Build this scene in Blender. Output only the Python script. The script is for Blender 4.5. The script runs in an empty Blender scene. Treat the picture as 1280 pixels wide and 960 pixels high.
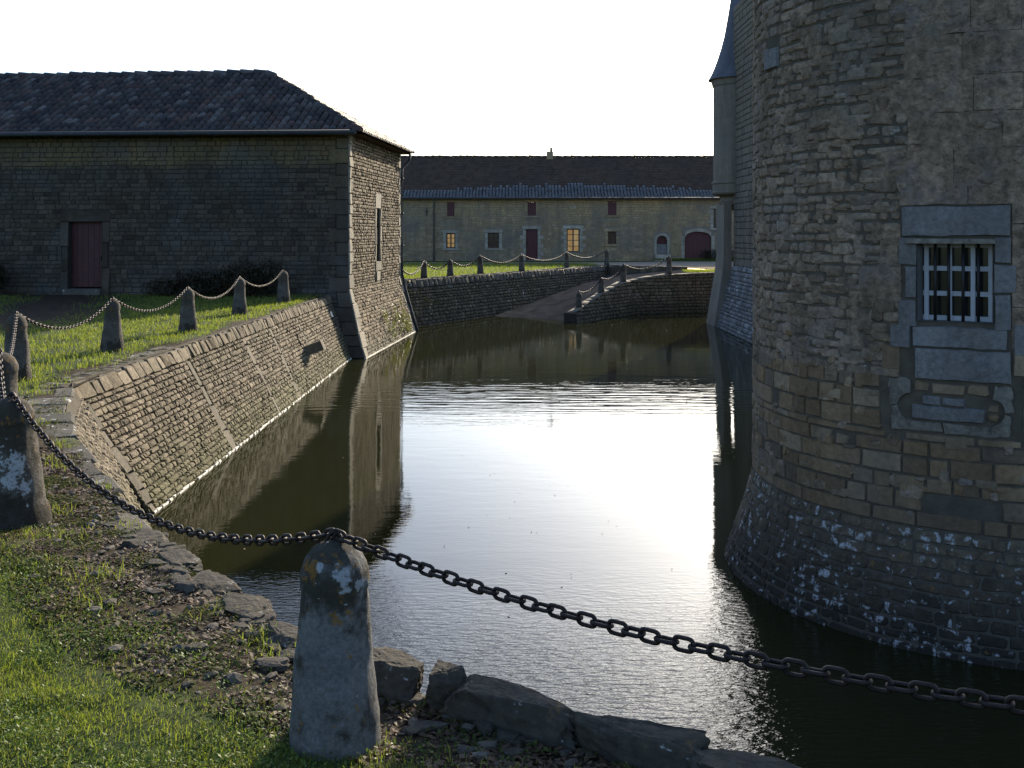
import bpy, math, random
import numpy as np
from mathutils import Vector, noise

# ------------------------------------------------------------------ camera, sky, sun, exposure
S = bpy.context.scene
C = S.collection
EYE = 3.4                      # eye height above the moat water (z = 0); the lawns lie at z = 1.7
cam_d = bpy.data.cameras.new("camera")
cam = bpy.data.objects.new("camera", cam_d)
C.objects.link(cam)
S.camera = cam
cam.location = (0, 0, EYE)
cam.rotation_euler = (math.radians(90), 0, 0)
cam_d.sensor_width = 36
cam_d.lens = 36
cam_d.shift_y = -190 / 1280
cam_d.clip_start = 0.05
cam_d.clip_end = 3000

SUN_AZ, SUN_EL = 21.5, 22.0    # degrees right of the view axis, above the horizon
W = bpy.data.worlds.new("World")
S.world = W
W.use_nodes = True
wn = W.node_tree
bg = wn.nodes["Background"]
sky = wn.nodes.new("ShaderNodeTexSky")
sky.sky_type = 'NISHITA'
sky.sun_disc = False
sky.sun_elevation = math.radians(SUN_EL)
sky.sun_rotation = math.radians(SUN_AZ)
sky.air_density = 1.0
sky.dust_density = 2.0
sky.ozone_density = 1.0
wb = wn.nodes.new("ShaderNodeMix")      # white balance: the photograph is balanced to the low sun
wb.data_type = 'RGBA'
wb.blend_type = 'MULTIPLY'
wb.inputs[0].default_value = 1
wb.inputs[7].default_value = (.86, .97, 1.15, 1)
wn.links.new(sky.outputs[0], wb.inputs[6])
wn.links.new(wb.outputs[2], bg.inputs[0])
bg.inputs[1].default_value = 0.13
sun_d = bpy.data.lights.new("sun", 'SUN')
sun_d.energy = 5.0
sun_d.angle = math.radians(0.5)
sun_d.color = (1.0, 0.87, 0.68)
sun = bpy.data.objects.new("sun", sun_d)
C.objects.link(sun)
_a, _e = math.radians(SUN_AZ), math.radians(SUN_EL)
SUN = Vector((math.sin(_a) * math.cos(_e), math.cos(_a) * math.cos(_e), math.sin(_e)))
sun.rotation_euler = SUN.to_track_quat('Z', 'Y').to_euler()
sun.location = SUN * 60
S.view_settings.view_transform = 'Standard'
S.view_settings.look = 'None'
S.view_settings.exposure = 1.0
S.view_settings.gamma = 1.0
S.view_settings.use_curve_mapping = False
S.render.engine = 'CYCLES'
S.cycles.use_denoising = True
S.cycles.max_bounces = 6
S.cycles.sample_clamp_indirect = 6
S.cycles.caustics_reflective = False
S.cycles.caustics_refractive = False

R = random.Random(7)

# ------------------------------------------------------------------ helpers: meshes
class MB:
    def __init__(self):
        self.v, self.f, self.m = [], [], []

    def add(self, vs, fs, mi=0):
        b = len(self.v)
        self.v += [tuple(p) for p in vs]
        for f in fs:
            self.f.append(tuple(b + i for i in f))
            self.m.append(mi)

    def quad(self, a, b, c, d, mi=0):
        self.add([a, b, c, d], [(0, 1, 2, 3)], mi)

    def box(self, lo, hi, mi=0, f=None):
        (x0, y0, z0), (x1, y1, z1) = lo, hi
        vs = [(x0, y0, z0), (x1, y0, z0), (x1, y1, z0), (x0, y1, z0), (x0, y0, z1), (x1, y0, z1), (x1, y1, z1), (x0, y1, z1)]
        if f:
            vs = [f(*p) for p in vs]
        self.add(vs, [(3, 2, 1, 0), (4, 5, 6, 7), (0, 1, 5, 4), (1, 2, 6, 5), (2, 3, 7, 6), (3, 0, 4, 7)], mi)

    def tube(self, pts, r, n=8, mi=0, caps=True):
        pts = [Vector(p) for p in pts]
        rs = r if isinstance(r, (list, tuple)) else [r] * len(pts)
        vs, fs = [], []
        for i, p in enumerate(pts):
            t = (pts[min(i + 1, len(pts) - 1)] - pts[max(i - 1, 0)]).normalized()
            a = t.cross(Vector((0, 0, 1)))
            if a.length < 1e-3:
                a = Vector((1, 0, 0))
            a.normalize()
            b = t.cross(a)
            for k in range(n):
                q = 2 * math.pi * k / n
                vs.append(p + (a * math.cos(q) + b * math.sin(q)) * rs[i])
        for i in range(len(pts) - 1):
            for k in range(n):
                fs.append((i * n + k, i * n + (k + 1) % n, (i + 1) * n + (k + 1) % n, (i + 1) * n + k))
        if caps:
            fs.append(tuple(range(n - 1, -1, -1)))
            fs.append(tuple((len(pts) - 1) * n + k for k in range(n)))
        self.add(vs, fs, mi)

    def lathe(self, prof, c=(0, 0), n=24, mi=0, jit=0.0, seed=0, a0=0.0, a1=2 * math.pi):
        full = abs(a1 - a0 - 2 * math.pi) < 1e-6
        vs, fs = [], []
        m = n if full else n + 1
        for r, z in prof:
            for k in range(m):
                q = a0 + (a1 - a0) * k / n
                rr = r
                if jit:
                    rr = r + jit * noise.noise(Vector((math.cos(q) * 1.6 + seed * 7.1, math.sin(q) * 1.6, z * 4.0))) \
                        + jit * .5 * noise.noise(Vector((math.cos(q) * 5 + seed * 3.3, math.sin(q) * 5, z * 14.0)))
                vs.append((c[0] + rr * math.cos(q), c[1] + rr * math.sin(q), z))
        for i in range(len(prof) - 1):
            for k in range(n):
                k2 = (k + 1) % m
                fs.append((i * m + k, i * m + k2, (i + 1) * m + k2, (i + 1) * m + k))
        if full:
            fs.append(tuple((len(prof) - 1) * m + k for k in range(m)))
        self.add(vs, fs, mi)

    # one masonry stone on the surface f(u, v, depth)
    def stone(self, f, u0, u1, v0, v1, d, gap=.007, jit=.01, rim=.02, rnd=True, mi=0, base=-.015):
        g = gap
        w, h = u1 - u0, v1 - v0
        if w < 3 * g or h < 3 * g:
            return
        rim = min(rim, .28 * w, .28 * h)
        jit = min(jit, .12 * w, .12 * h)
        cx, cy = min(.3 * w, rim * 1.2), min(.3 * h, rim * 1.2)
        if rnd:
            o = [(u0 + g + cx, v0 + g), (u1 - g - cx, v0 + g), (u1 - g, v0 + g + cy), (u1 - g, v1 - g - cy),
                 (u1 - g - cx, v1 - g), (u0 + g + cx, v1 - g), (u0 + g, v1 - g - cy), (u0 + g, v0 + g + cy)]
        else:
            o = [(u0 + g, v0 + g), (u1 - g, v0 + g), (u1 - g, v1 - g), (u0 + g, v1 - g)]
        o = [(a + R.uniform(-jit, jit), b + R.uniform(-jit, jit)) for a, b in o]
        mu, mv = (u0 + u1) / 2, (v0 + v1) / 2
        su, sv = max(.3, 1 - 2 * rim / w), max(.3, 1 - 2 * rim / h)
        tu, tv = R.uniform(-.35, .35) * d, R.uniform(-.35, .35) * d
        n = len(o)
        vs = [f(a, b, base) for a, b in o]
        for a, b in o:
            x, y = (a - mu) * su, (b - mv) * sv
            dd = d * R.uniform(.72, 1.05) + tu * 2 * x / w + tv * 2 * y / h
            vs.append(f(mu + x, mv + y, dd))
        fs = [(i, (i + 1) % n, n + (i + 1) % n, n + i) for i in range(n)]
        if rnd:
            vs.append(f(mu, mv, d * R.uniform(1.0, 1.25)))
            fs += [(n + i, n + (i + 1) % n, 2 * n) for i in range(n)]
        else:
            fs.append(tuple(n + i for i in range(n)))
        self.add(vs, fs, mi)

    def slab(self, f, u0, u1, v0, v1, d, gap=.003, rim=.01, mi=0, base=-.02, step=.11, rough=.006):
        g = gap
        w, h = u1 - u0, v1 - v0
        if w < 5 * g or h < 5 * g:
            return
        rim = min(rim, .25 * w, .25 * h)
        nx, ny = max(1, round(w / step)), max(1, round(h / step))
        us = [u0 + g] + [u0 + g + rim + (w - 2 * g - 2 * rim) * i / nx for i in range(nx + 1)] + [u1 - g]
        vv = [v0 + g] + [v0 + g + rim + (h - 2 * g - 2 * rim) * i / ny for i in range(ny + 1)] + [v1 - g]
        b = len(self.v)
        d = d * R.uniform(.75, 1.15)
        sd = R.uniform(0, 90)
        for j, v in enumerate(vv):
            for i, u in enumerate(us):
                edge = i in (0, len(us) - 1) or j in (0, len(vv) - 1)
                q = noise.noise(Vector((u * 5, v * 5, sd)))
                q2 = noise.noise(Vector((u * 9, v * 9, sd + 7)))
                self.v.append(tuple(f(u + q * .012, v + q2 * .012, base if edge else d + rough * (q + q2))))
        n = len(us)
        for j in range(len(vv) - 1):
            for i in range(n - 1):
                self.f.append((b + j * n + i, b + j * n + i + 1, b + (j + 1) * n + i + 1, b + (j + 1) * n + i))
                self.m.append(mi)

    def build(self, name, mats, parent=None, smooth=True, flip=False):
        me = bpy.data.meshes.new(name)
        fs = [f[::-1] for f in self.f] if flip else self.f
        me.from_pydata(self.v, [], fs)
        if not isinstance(mats, (list, tuple)):
            mats = [mats]
        for m in mats:
            me.materials.append(m)
        if len(mats) > 1:
            me.polygons.foreach_set('material_index', self.m)
        me.polygons.foreach_set('use_smooth', [smooth] * len(self.f))
        me.update()
        o = bpy.data.objects.new(name, me)
        C.objects.link(o)
        if parent:
            o.parent = parent
            o.location = -root_loc(parent)
        return o


def root_loc(p):
    l = Vector((0, 0, 0))
    while p:
        l = l + Vector(p.location)
        p = p.parent
    return l


def tag(o, label=None, cat=None, group=None, kind=None):
    if label: o['label'] = label
    if cat: o['category'] = cat
    if group: o['group'] = group
    if kind: o['kind'] = kind
    return o


def thing(name, label, cat, loc=(0, 0, 0), group=None):
    o = bpy.data.objects.new(name, None)
    o.empty_display_size = .2
    C.objects.link(o)
    o.location = loc
    return tag(o, label, cat, group)


def np_mesh(name, verts, faces, m, parent=None, smooth=False):
    me = bpy.data.meshes.new(name)
    nv, nf, k = len(verts), len(faces), faces.shape[1]
    me.vertices.add(nv)
    me.vertices.foreach_set('co', verts.astype(np.float32).ravel())
    me.loops.add(nf * k)
    me.loops.foreach_set('vertex_index', faces.astype(np.int32).ravel())
    me.polygons.add(nf)
    me.polygons.foreach_set('loop_start', np.arange(0, nf * k, k, dtype=np.int32))
    me.polygons.foreach_set('loop_total', np.full(nf, k, dtype=np.int32))
    me.polygons.foreach_set('use_smooth', np.full(nf, smooth))
    me.update(calc_edges=True)
    me.validate()
    me.materials.append(m)
    o = bpy.data.objects.new(name, me)
    C.objects.link(o)
    if parent:
        o.parent = parent
        o.location = -root_loc(parent)
    return o


# masonry: courses of stones on f(u,v,d) leaving openings (u0,u1,v0,v1) free
def courses(mb, f, u0, u1, v0, v1, ch, sw, d, opens=(), rnd=True, gap=.007, jit=.01, rim=.02, mi=0, big=.06, keep=None, mif=None, slab=False):
    v = v0
    while v < v1 - .3 * ch:
        h = ch * R.uniform(.78, 1.25)
        if v + h > v1 - .4 * ch:
            h = v1 - v
        cuts = sorted((a, b) for a, b, c, e in opens if c < v + .6 * h and e > v + .4 * h)
        spans, u = [], u0
        for a, b in cuts:
            if a > u:
                spans.append((u, a))
            u = max(u, b)
        if u < u1:
            spans.append((u, u1))
        for a, b in spans:
            u = a
            while u < b - 1e-4:
                w = sw * R.uniform(.55, 1.5) * (2 if R.random() < big else 1)
                if u + w > b - .35 * sw:
                    w = b - u
                if slab and slab != 2 and R.random() < .05:
                    pass
                elif slab:
                    mb.slab(f, u, u + w, v + R.uniform(-.004, .004), v + h + R.uniform(-.006, .006), d * R.uniform(.6, 1.3), gap * R.uniform(.4, 1.8), rim, mi, -.004 if slab == 2 else -.02, rough=.007)
                elif keep is None or keep(u + w / 2, v + h / 2):
                    mb.stone(f, u, u + w, v, v + h, d * R.uniform(.55, 1.35), gap, jit, rim, rnd, mif(u + w / 2, v + h / 2) if mif else mi)
                u += w
        v += h


def sheet(mb, f, us, vs, opens=(), d=0.0, mi=0):
    us = sorted(set([round(u, 4) for u in us] + [round(x, 4) for o in opens for x in o[:2] if us[0] < x < us[-1]]))
    vs = sorted(set([round(v, 4) for v in vs] + [round(x, 4) for o in opens for x in o[2:] if vs[0] < x < vs[-1]]))
    b = len(mb.v)
    for v in vs:
        for u in us:
            mb.v.append(tuple(f(u, v, d)))
    n = len(us)
    for j in range(len(vs) - 1):
        for i in range(n - 1):
            cu, cv = (us[i] + us[i + 1]) / 2, (vs[j] + vs[j + 1]) / 2
            if any(o[0] < cu < o[1] and o[2] < cv < o[3] for o in opens):
                continue
            mb.f.append((b + j * n + i, b + j * n + i + 1, b + (j + 1) * n + i + 1, b + (j + 1) * n + i))
            mb.m.append(mi)


def lin(a, b, n):
    return [a + (b - a) * i / n for i in range(n + 1)]


def reveal(mb, f, o, d0, d1, mi=0):          # the four inner sides of an opening
    a, b, c, e = o
    for (p, q) in (((a, c), (a, e)), ((a, e), (b, e)), ((b, e), (b, c)), ((b, c), (a, c))):
        mb.quad(f(p[0], p[1], d0), f(q[0], q[1], d0), f(q[0], q[1], d1), f(p[0], p[1], d1), mi)


def plank(mb, f, o, d, t=.03, mi=0):          # a slab filling a rectangle of the surface
    a, b, c, e = o
    mb.box((a, c, d), (b, e, d + t), mi, f)


# ------------------------------------------------------------------ helpers: materials
def nodes(name):
    m = bpy.data.materials.new(name)
    m.use_nodes = True
    nt = m.node_tree
    return m, nt, nt.nodes["Principled BSDF"]


class NT:
    def __init__(self, nt):
        self.nt = nt
        self.tc = nt.nodes.new("ShaderNodeTexCoord")
        self.geo = nt.nodes.new("ShaderNodeNewGeometry")

    def n(self, t, **k):
        nd = self.nt.nodes.new(t)
        for a, b in k.items():
            setattr(nd, a, b)
        return nd

    def link(self, a, b):
        self.nt.links.new(a, b)

    def noise(self, scale, detail=4, rough=.55, vec=None, stretch=None, dist=0):
        nd = self.n("ShaderNodeTexNoise")
        nd.inputs['Scale'].default_value = scale
        nd.inputs['Detail'].default_value = detail
        nd.inputs['Roughness'].default_value = rough
        nd.inputs['Distortion'].default_value = dist
        v = vec or self.tc.outputs['Object']
        if stretch:
            mp = self.n("ShaderNodeMapping")
            mp.inputs['Scale'].default_value = stretch
            self.link(v, mp.inputs[0])
            v = mp.outputs[0]
        self.link(v, nd.inputs['Vector'])
        return nd.outputs['Fac']

    def ramp(self, fac, stops):
        nd = self.n("ShaderNodeValToRGB")
        e = nd.color_ramp.elements
        while len(e) < len(stops):
            e.new(.5)
        for el, (p, c) in zip(e, stops):
            el.position = p
            el.color = (*c, 1) if len(c) == 3 else c
        self.link(fac, nd.inputs[0])
        return nd.outputs[0]

    def step(self, fac, a, b):              # 0 below a, 1 above b (a > b inverts)
        nd = self.n("ShaderNodeMapRange")
        nd.inputs[1].default_value = a
        nd.inputs[2].default_value = b
        self.link(fac, nd.inputs[0])
        return nd.outputs[0]

    def mix(self, fac, a, b, mode='MIX'):
        nd = self.n("ShaderNodeMix", data_type='RGBA', blend_type=mode)
        for v, i in ((fac, 0), (a, 6), (b, 7)):
            if hasattr(v, 'is_linked'):
                self.link(v, nd.inputs[i])
            elif i == 0:
                nd.inputs[i].default_value = v
            else:
                nd.inputs[i].default_value = (*v, 1)
        return nd.outputs[2]

    def math(self, op, a, b=None):
        nd = self.n("ShaderNodeMath", operation=op)
        for i, v in enumerate((a, b)):
            if v is None: continue
            if hasattr(v, 'is_linked'):
                self.link(v, nd.inputs[i])
            else:
                nd.inputs[i].default_value = v
        return nd.outputs[0]

    def bump(self, h, strength, dist, prev=None):
        nd = self.n("ShaderNodeBump")
        nd.inputs['Strength'].default_value = strength
        nd.inputs['Distance'].default_value = dist
        self.link(h, nd.inputs['Height'])
        if prev:
            self.link(prev, nd.inputs['Normal'])
        return nd.outputs[0]

    def z(self):
        nd = self.n("ShaderNodeSeparateXYZ")
        self.link(self.tc.outputs['Object'], nd.inputs[0])
        return nd.outputs

    def spot(self, p, r, edge=.3, wob=.5, ns=25):   # blotch of radius r at object-space point p with a ragged outline
        nd = self.n("ShaderNodeVectorMath", operation='DISTANCE')
        self.link(self.tc.outputs['Object'], nd.inputs[0])
        nd.inputs[1].default_value = p
        w = self.math('MULTIPLY', self.math('SUBTRACT', self.noise(ns, 4), .5), wob * r * 2)
        return self.step(self.math('ADD', nd.outputs['Value'], w), r, r * (1 - edge))


def stone_mat(name, cols, dark=(.05, .045, .04), stain=.5, stain_scale=.9, lichen=0, lichen_scale=6, lichen_col=(.55, .56, .55),
              orange=0, algae=None, bump=.5, bscale=45, pits=0, yellow=None, var=.5, rough=.92, wash=None):
    m, nt, b = nodes(name)
    t = NT(nt)
    k = len(cols)
    c = t.ramp(t.geo.outputs['Random Per Island'], [(i / max(1, k - 1), cc) for i, cc in enumerate(cols)])
    if yellow:                              # (z, width, colour): a paler, newer zone above z
        zz = t.math('ADD', t.z()[2], t.math('MULTIPLY', t.math('SUBTRACT', t.noise(1.6, 3), .5), .5))
        c = t.mix(t.step(zz, yellow[0] - yellow[1], yellow[0] + yellow[1]), c, t.mix(.35, yellow[2], c))
    fine = t.noise(bscale * .55, 6, .65)
    lo, hi = 1 - var, 1 + var * .9
    c = t.mix(1.0, c, t.ramp(fine, [(.25, (lo,) * 3), (.75, (hi,) * 3)]), 'MULTIPLY')
    c = t.mix(1.0, c, t.ramp(t.noise(1.6, 5, .65, stretch=(1.6, 1.6, .22)), [(.3, (.68,) * 3), (.62, (1.1,) * 3)]), 'MULTIPLY')
    big = t.noise(stain_scale, 5, .6)
    c = t.mix(t.math('MULTIPLY', t.step(big, .45, .72), stain), c, dark)
    if wash:                                # (scale, strength, colour): pale weathered patches
        c = t.mix(t.math('MULTIPLY', t.step(t.noise(wash[0], 6, .65, dist=.4), .5, .66), wash[1]), c, wash[2])
    if algae:                               # (z_top, strength, colour): wet growth near the water line
        zz = t.math('ADD', t.z()[2], t.math('MULTIPLY', t.math('SUBTRACT', t.noise(2.2, 5), .5), .9))
        c = t.mix(t.math('MULTIPLY', t.step(zz, algae[0], algae[0] * .15), algae[1]), c, algae[2])
    if orange:
        c = t.mix(t.math('MULTIPLY', t.step(t.noise(9, 5, .7), .62, .68), orange), c, (.33, .17, .04))
    if lichen:
        ln = t.noise(lichen_scale, 6, .62, dist=.3)
        th = .72 - .16 * lichen
        lc = t.mix(1.0, lichen_col, t.ramp(t.noise(70, 5, .7), [(.3, (.55,) * 3), (.65, (1.12,) * 3)]), 'MULTIPLY')
        c = t.mix(t.math('MULTIPLY', t.step(t.math('ADD', ln, t.math('MULTIPLY', t.math('SUBTRACT', t.noise(1.5, 3), .5), .35)), th - .01, th + .06), t.step(t.noise(45, 5, .7), .36, .5)), c, lc)
    t.link(c, b.inputs['Base Color'])
    b.inputs['Roughness'].default_value = rough
    b.inputs['Specular IOR Level'].default_value = .25
    nrm = t.bump(t.noise(bscale, 8, .65), bump, .02)
    if pits:
        vo = t.n("ShaderNodeTexVoronoi")
        vo.inputs['Scale'].default_value = 24
        vo.inputs['Randomness'].default_value = 1
        t.link(t.tc.outputs['Object'], vo.inputs['Vector'])
        msk = t.math('MULTIPLY', t.step(t.math('ADD', vo.outputs['Distance'], t.math('MULTIPLY', t.noise(60, 4), .5)), .72, .42), t.step(t.noise(4.5, 5, .7), .42, .60))
        nrm = t.bump(t.math('SUBTRACT', 1.0, msk), pits, .03, nrm)
        c2 = t.mix(t.math('MULTIPLY', t.step(t.noise(13, 6, .75), .5, .62), .6), c, (.085, .064, .04))
        t.link(c2, b.inputs['Base Color'])
    t.link(nrm, b.inputs['Normal'])
    return m


def plain(name, col, rough=.6, metal=0, bump=0, bscale=60, var=.25, spec=.4, vs=8):
    m, nt, b = nodes(name)
    t = NT(nt)
    c = t.mix(1.0, col, t.ramp(t.noise(vs, 6, .6), [(.3, (1 - var,) * 3), (.7, (1 + var,) * 3)]), 'MULTIPLY')
    t.link(c, b.inputs['Base Color'])
    b.inputs['Roughness'].default_value = rough
    b.inputs['Metallic'].default_value = metal
    b.inputs['Specular IOR Level'].default_value = spec
    if bump:
        t.link(t.bump(t.noise(bscale, 6, .6), bump, .01), b.inputs['Normal'])
    return m


def leaf_mat(name, cols, trans=.45, rough=.45, spec=.4):
    m, nt, b = nodes(name)
    t = NT(nt)
    k = len(cols)
    c = t.ramp(t.geo.outputs['Random Per Island'], [(i / max(1, k - 1), cc) for i, cc in enumerate(cols)])
    t.link(c, b.inputs['Base Color'])
    b.inputs['Roughness'].default_value = rough
    b.inputs['Specular IOR Level'].default_value = spec
    tr = t.n("ShaderNodeBsdfTranslucent")
    t.link(t.mix(1.0, c, (1.1, 1.1, .6), 'MULTIPLY'), tr.inputs[0])
    mx = t.n("ShaderNodeMixShader")
    mx.inputs[0].default_value = trans
    out = nt.nodes["Material Output"]
    t.link(b.outputs[0], mx.inputs[1])
    t.link(tr.outputs[0], mx.inputs[2])
    t.link(mx.outputs[0], out.inputs[0])
    return m


def ground_mat(name, base, alt, dirt, use_attr=False, bump=.6, bs=30, spec=None):
    m, nt, b = nodes(name)
    t = NT(nt)
    c = t.mix(t.step(t.noise(1.7, 5), .35, .65), base, alt)
    c = t.mix(1.0, c, t.ramp(t.noise(22, 6, .7), [(.25, (.55,) * 3), (.75, (1.4,) * 3)]), 'MULTIPLY')
    if use_attr:
        at = t.n("ShaderNodeAttribute", attribute_name="dirt")
        dc = t.mix(t.step(t.noise(7, 5, .7), .4, .62), dirt, tuple(x * .45 for x in dirt))
        c = t.mix(t.step(t.math('ADD', at.outputs['Fac'], t.math('MULTIPLY', t.math('SUBTRACT', t.noise(3, 5), .5), .9)), .35, .6), c, dc)
    t.link(c, b.inputs['Base Color'])
    b.inputs['Roughness'].default_value = .95
    b.inputs['Specular IOR Level'].default_value = .15
    t.link(t.bump(t.noise(bs, 7, .7), bump, .05), b.inputs['Normal'])
    if spec is not None:
        b.inputs['Specular IOR Level'].default_value = spec
    return m


M = {}
M['moat'] = stone_mat('moat_rubble', [(0.11, 0.0864, 0.0535), (0.186, 0.149, 0.0975), (0.23, 0.188, 0.131), (0.148, 0.12, 0.0805), (0.196, 0.163, 0.107)], dark=(.09, .08, .05), stain=.45,
                      algae=(.75, .6, (.11, .11, .045)), bump=.5, bscale=40)
M['slab'] = stone_mat('dressed_slab', [(0.14, 0.124, 0.0889), (0.168, 0.145, 0.108)], dark=(.12, .10, .07), stain=.35, bump=.3)
M['cope'] = stone_mat('coping_stone', [(0.0735, 0.0657, 0.0525), (0.105, 0.0945, 0.0763), (0.0577, 0.0525, 0.042)], dark=(.05, .05, .035), stain=.75, stain_scale=2.2, lichen=.6, lichen_scale=9, bump=.6)
M['mortar'] = plain('old_mortar', (.075, .066, .05), .95, bump=.6, spec=.1)
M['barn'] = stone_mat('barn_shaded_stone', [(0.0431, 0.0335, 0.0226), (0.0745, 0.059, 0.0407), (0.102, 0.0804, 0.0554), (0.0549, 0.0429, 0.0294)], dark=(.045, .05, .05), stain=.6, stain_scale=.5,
                      yellow=(5.25, .1, (.20, .145, .06)), bump=.4, var=.5, wash=(.8, .5, (.10, .10, .095)))  # darker than the gable: the front's deep shade is put into the colour
M['gable'] = stone_mat('gable_stone', [(0.117, 0.0874, 0.0522), (0.192, 0.148, 0.0912), (0.15, 0.118, 0.0719), (0.234, 0.182, 0.118)], dark=(.14, .12, .085), stain=.4,
                       algae=(.6, .7, (.10, .095, .06)), bump=.4)
M['quoin'] = stone_mat('quoin_stone', [(0.286, 0.252, 0.19), (0.326, 0.292, 0.231), (0.258, 0.228, 0.17)], dark=(.2, .18, .14), stain=.35, bump=.25)
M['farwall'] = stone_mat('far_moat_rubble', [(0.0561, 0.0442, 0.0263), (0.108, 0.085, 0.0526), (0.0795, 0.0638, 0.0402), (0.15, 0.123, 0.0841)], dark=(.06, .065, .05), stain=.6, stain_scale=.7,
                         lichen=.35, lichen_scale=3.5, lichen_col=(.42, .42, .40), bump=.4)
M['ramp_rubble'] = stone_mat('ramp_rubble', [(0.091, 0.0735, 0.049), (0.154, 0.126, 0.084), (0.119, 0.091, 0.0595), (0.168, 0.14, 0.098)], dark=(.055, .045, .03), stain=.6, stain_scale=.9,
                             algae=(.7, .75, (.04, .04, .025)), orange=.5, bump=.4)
M['range'] = stone_mat('range_rubble', [(0.246, 0.182, 0.0963), (0.333, 0.248, 0.134), (0.283, 0.204, 0.111), (0.394, 0.297, 0.174)], dark=(.13, .13, .125), stain=.75, stain_scale=.55,
                       yellow=(4.6, .9, (.52, .38, .17)), bump=.3, var=.45, wash=(.9, .4, (.11, .11, .105)))
M['pale'] = stone_mat('pale_dressed_stone', [(.34, .305, .235), (.40, .36, .28), (.30, .27, .21)], dark=(.25, .24, .22), stain=.4, bump=.2)
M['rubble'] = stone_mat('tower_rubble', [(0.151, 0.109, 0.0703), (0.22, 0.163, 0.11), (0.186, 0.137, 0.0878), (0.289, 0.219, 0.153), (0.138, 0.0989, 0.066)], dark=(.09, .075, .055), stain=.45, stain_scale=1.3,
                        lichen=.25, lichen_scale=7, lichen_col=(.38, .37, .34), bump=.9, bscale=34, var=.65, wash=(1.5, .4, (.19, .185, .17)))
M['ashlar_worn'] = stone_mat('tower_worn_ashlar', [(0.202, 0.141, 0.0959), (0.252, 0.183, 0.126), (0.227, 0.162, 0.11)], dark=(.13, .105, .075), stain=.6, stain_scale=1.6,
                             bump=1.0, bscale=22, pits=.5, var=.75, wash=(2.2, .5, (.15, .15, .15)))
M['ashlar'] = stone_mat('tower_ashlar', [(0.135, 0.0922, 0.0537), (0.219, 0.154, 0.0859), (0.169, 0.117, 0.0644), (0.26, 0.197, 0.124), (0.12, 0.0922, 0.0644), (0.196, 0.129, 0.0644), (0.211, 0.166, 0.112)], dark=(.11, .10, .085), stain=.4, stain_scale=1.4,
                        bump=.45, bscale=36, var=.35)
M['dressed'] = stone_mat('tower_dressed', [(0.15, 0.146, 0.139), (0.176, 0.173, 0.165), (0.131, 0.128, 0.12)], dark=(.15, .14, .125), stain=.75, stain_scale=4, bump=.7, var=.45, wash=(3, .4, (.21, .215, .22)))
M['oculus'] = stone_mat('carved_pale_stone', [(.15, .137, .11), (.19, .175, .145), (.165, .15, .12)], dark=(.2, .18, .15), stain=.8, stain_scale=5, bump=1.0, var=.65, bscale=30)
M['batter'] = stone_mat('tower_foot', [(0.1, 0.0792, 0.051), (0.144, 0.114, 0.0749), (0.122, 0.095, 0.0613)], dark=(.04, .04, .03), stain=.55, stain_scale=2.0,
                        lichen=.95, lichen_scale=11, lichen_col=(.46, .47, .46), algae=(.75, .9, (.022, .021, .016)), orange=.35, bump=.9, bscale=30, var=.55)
M['chateau'] = stone_mat('chateau_stone', [(0.138, 0.115, 0.086), (0.176, 0.148, 0.11), (0.154, 0.13, 0.0963)], dark=(.12, .115, .105), stain=.6, stain_scale=.6, bump=.4, var=.4)
M['chateau_foot'] = stone_mat('chateau_foot', [(.12, .12, .115), (.19, .19, .185), (.155, .153, .148), (.25, .255, .255)], dark=(.10, .10, .10), stain=.5, stain_scale=1.2,
                              lichen=.6, lichen_scale=3, bump=.5)
M['turret'] = stone_mat('turret_stone', [(.19, .16, .12), (.21, .18, .138)], dark=(.15, .145, .13), stain=.6, stain_scale=.8, bump=.25, var=.25)
M['tmortar'] = plain('tower_mortar', (.085, .075, .058), .95, bump=.8, spec=.1, bscale=30)
M['dmortar'] = plain('dark_joint', (.05, .046, .038), .95, bump=.6, spec=.1)
M['rmortar'] = plain('range_mortar', (.2, .18, .14), .95, bump=.3, spec=.1)
M['tile'] = stone_mat('old_clay_tile', [(0.0154, 0.014, 0.014), (0.042, 0.035, 0.0329), (0.07, 0.0525, 0.0434), (0.0245, 0.0238, 0.0252), (0.119, 0.108, 0.101), (0.077, 0.042, 0.0315), (0.0315, 0.028, 0.028)], dark=(.03, .03, .028), stain=.5, stain_scale=.8,
                      bump=.3, bscale=25, rough=.5)
M['rtile'] = stone_mat('flat_brown_tile', [(.07, .048, .034), (.09, .062, .044), (.08, .055, .04)], dark=(.05, .045, .04), stain=.5, stain_scale=.4, bump=.2, rough=.95)
M['eavetile'] = stone_mat('grey_canal_tile', [(0.0936, 0.0969, 0.103), (0.129, 0.132, 0.137), (0.111, 0.114, 0.12)], dark=(.10, .09, .085), stain=.35, bump=.2, rough=.6)  # blue sky reflection is put into the tile grey
M['slate'] = stone_mat('slate', [(.085, .09, .105), (.11, .115, .135)], dark=(.06, .06, .07), stain=.4, bump=.2, rough=.7)
M['zinc'] = plain('zinc_gutter', (.045, .05, .055), .7, .2)
M['zinc2'] = plain('grey_downpipe', (.11, .115, .12), .7, .1)
M['iron'] = plain('rusty_iron', (.018, .010, .008), .55, .35, bump=.4, bscale=120, var=.5, vs=60)
M['bar_iron'] = plain('black_iron', (.015, .015, .016), .5, .3)
M['red'] = plain('oxblood_paint', (.06, .014, .015), .6, bump=.15, var=.25)
M['red2'] = plain('wine_red_paint', (.085, .026, .028), .6, bump=.1, var=.15)
M['frame'] = plain('grey_white_paint', (.42, .44, .46), .6, bump=.1, var=.12)
M['brownframe'] = plain('brown_frame', (.06, .035, .025), .6)
M['glass'] = plain('dark_pane', (.012, .013, .015), .12, spec=.6, var=.1)
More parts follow.
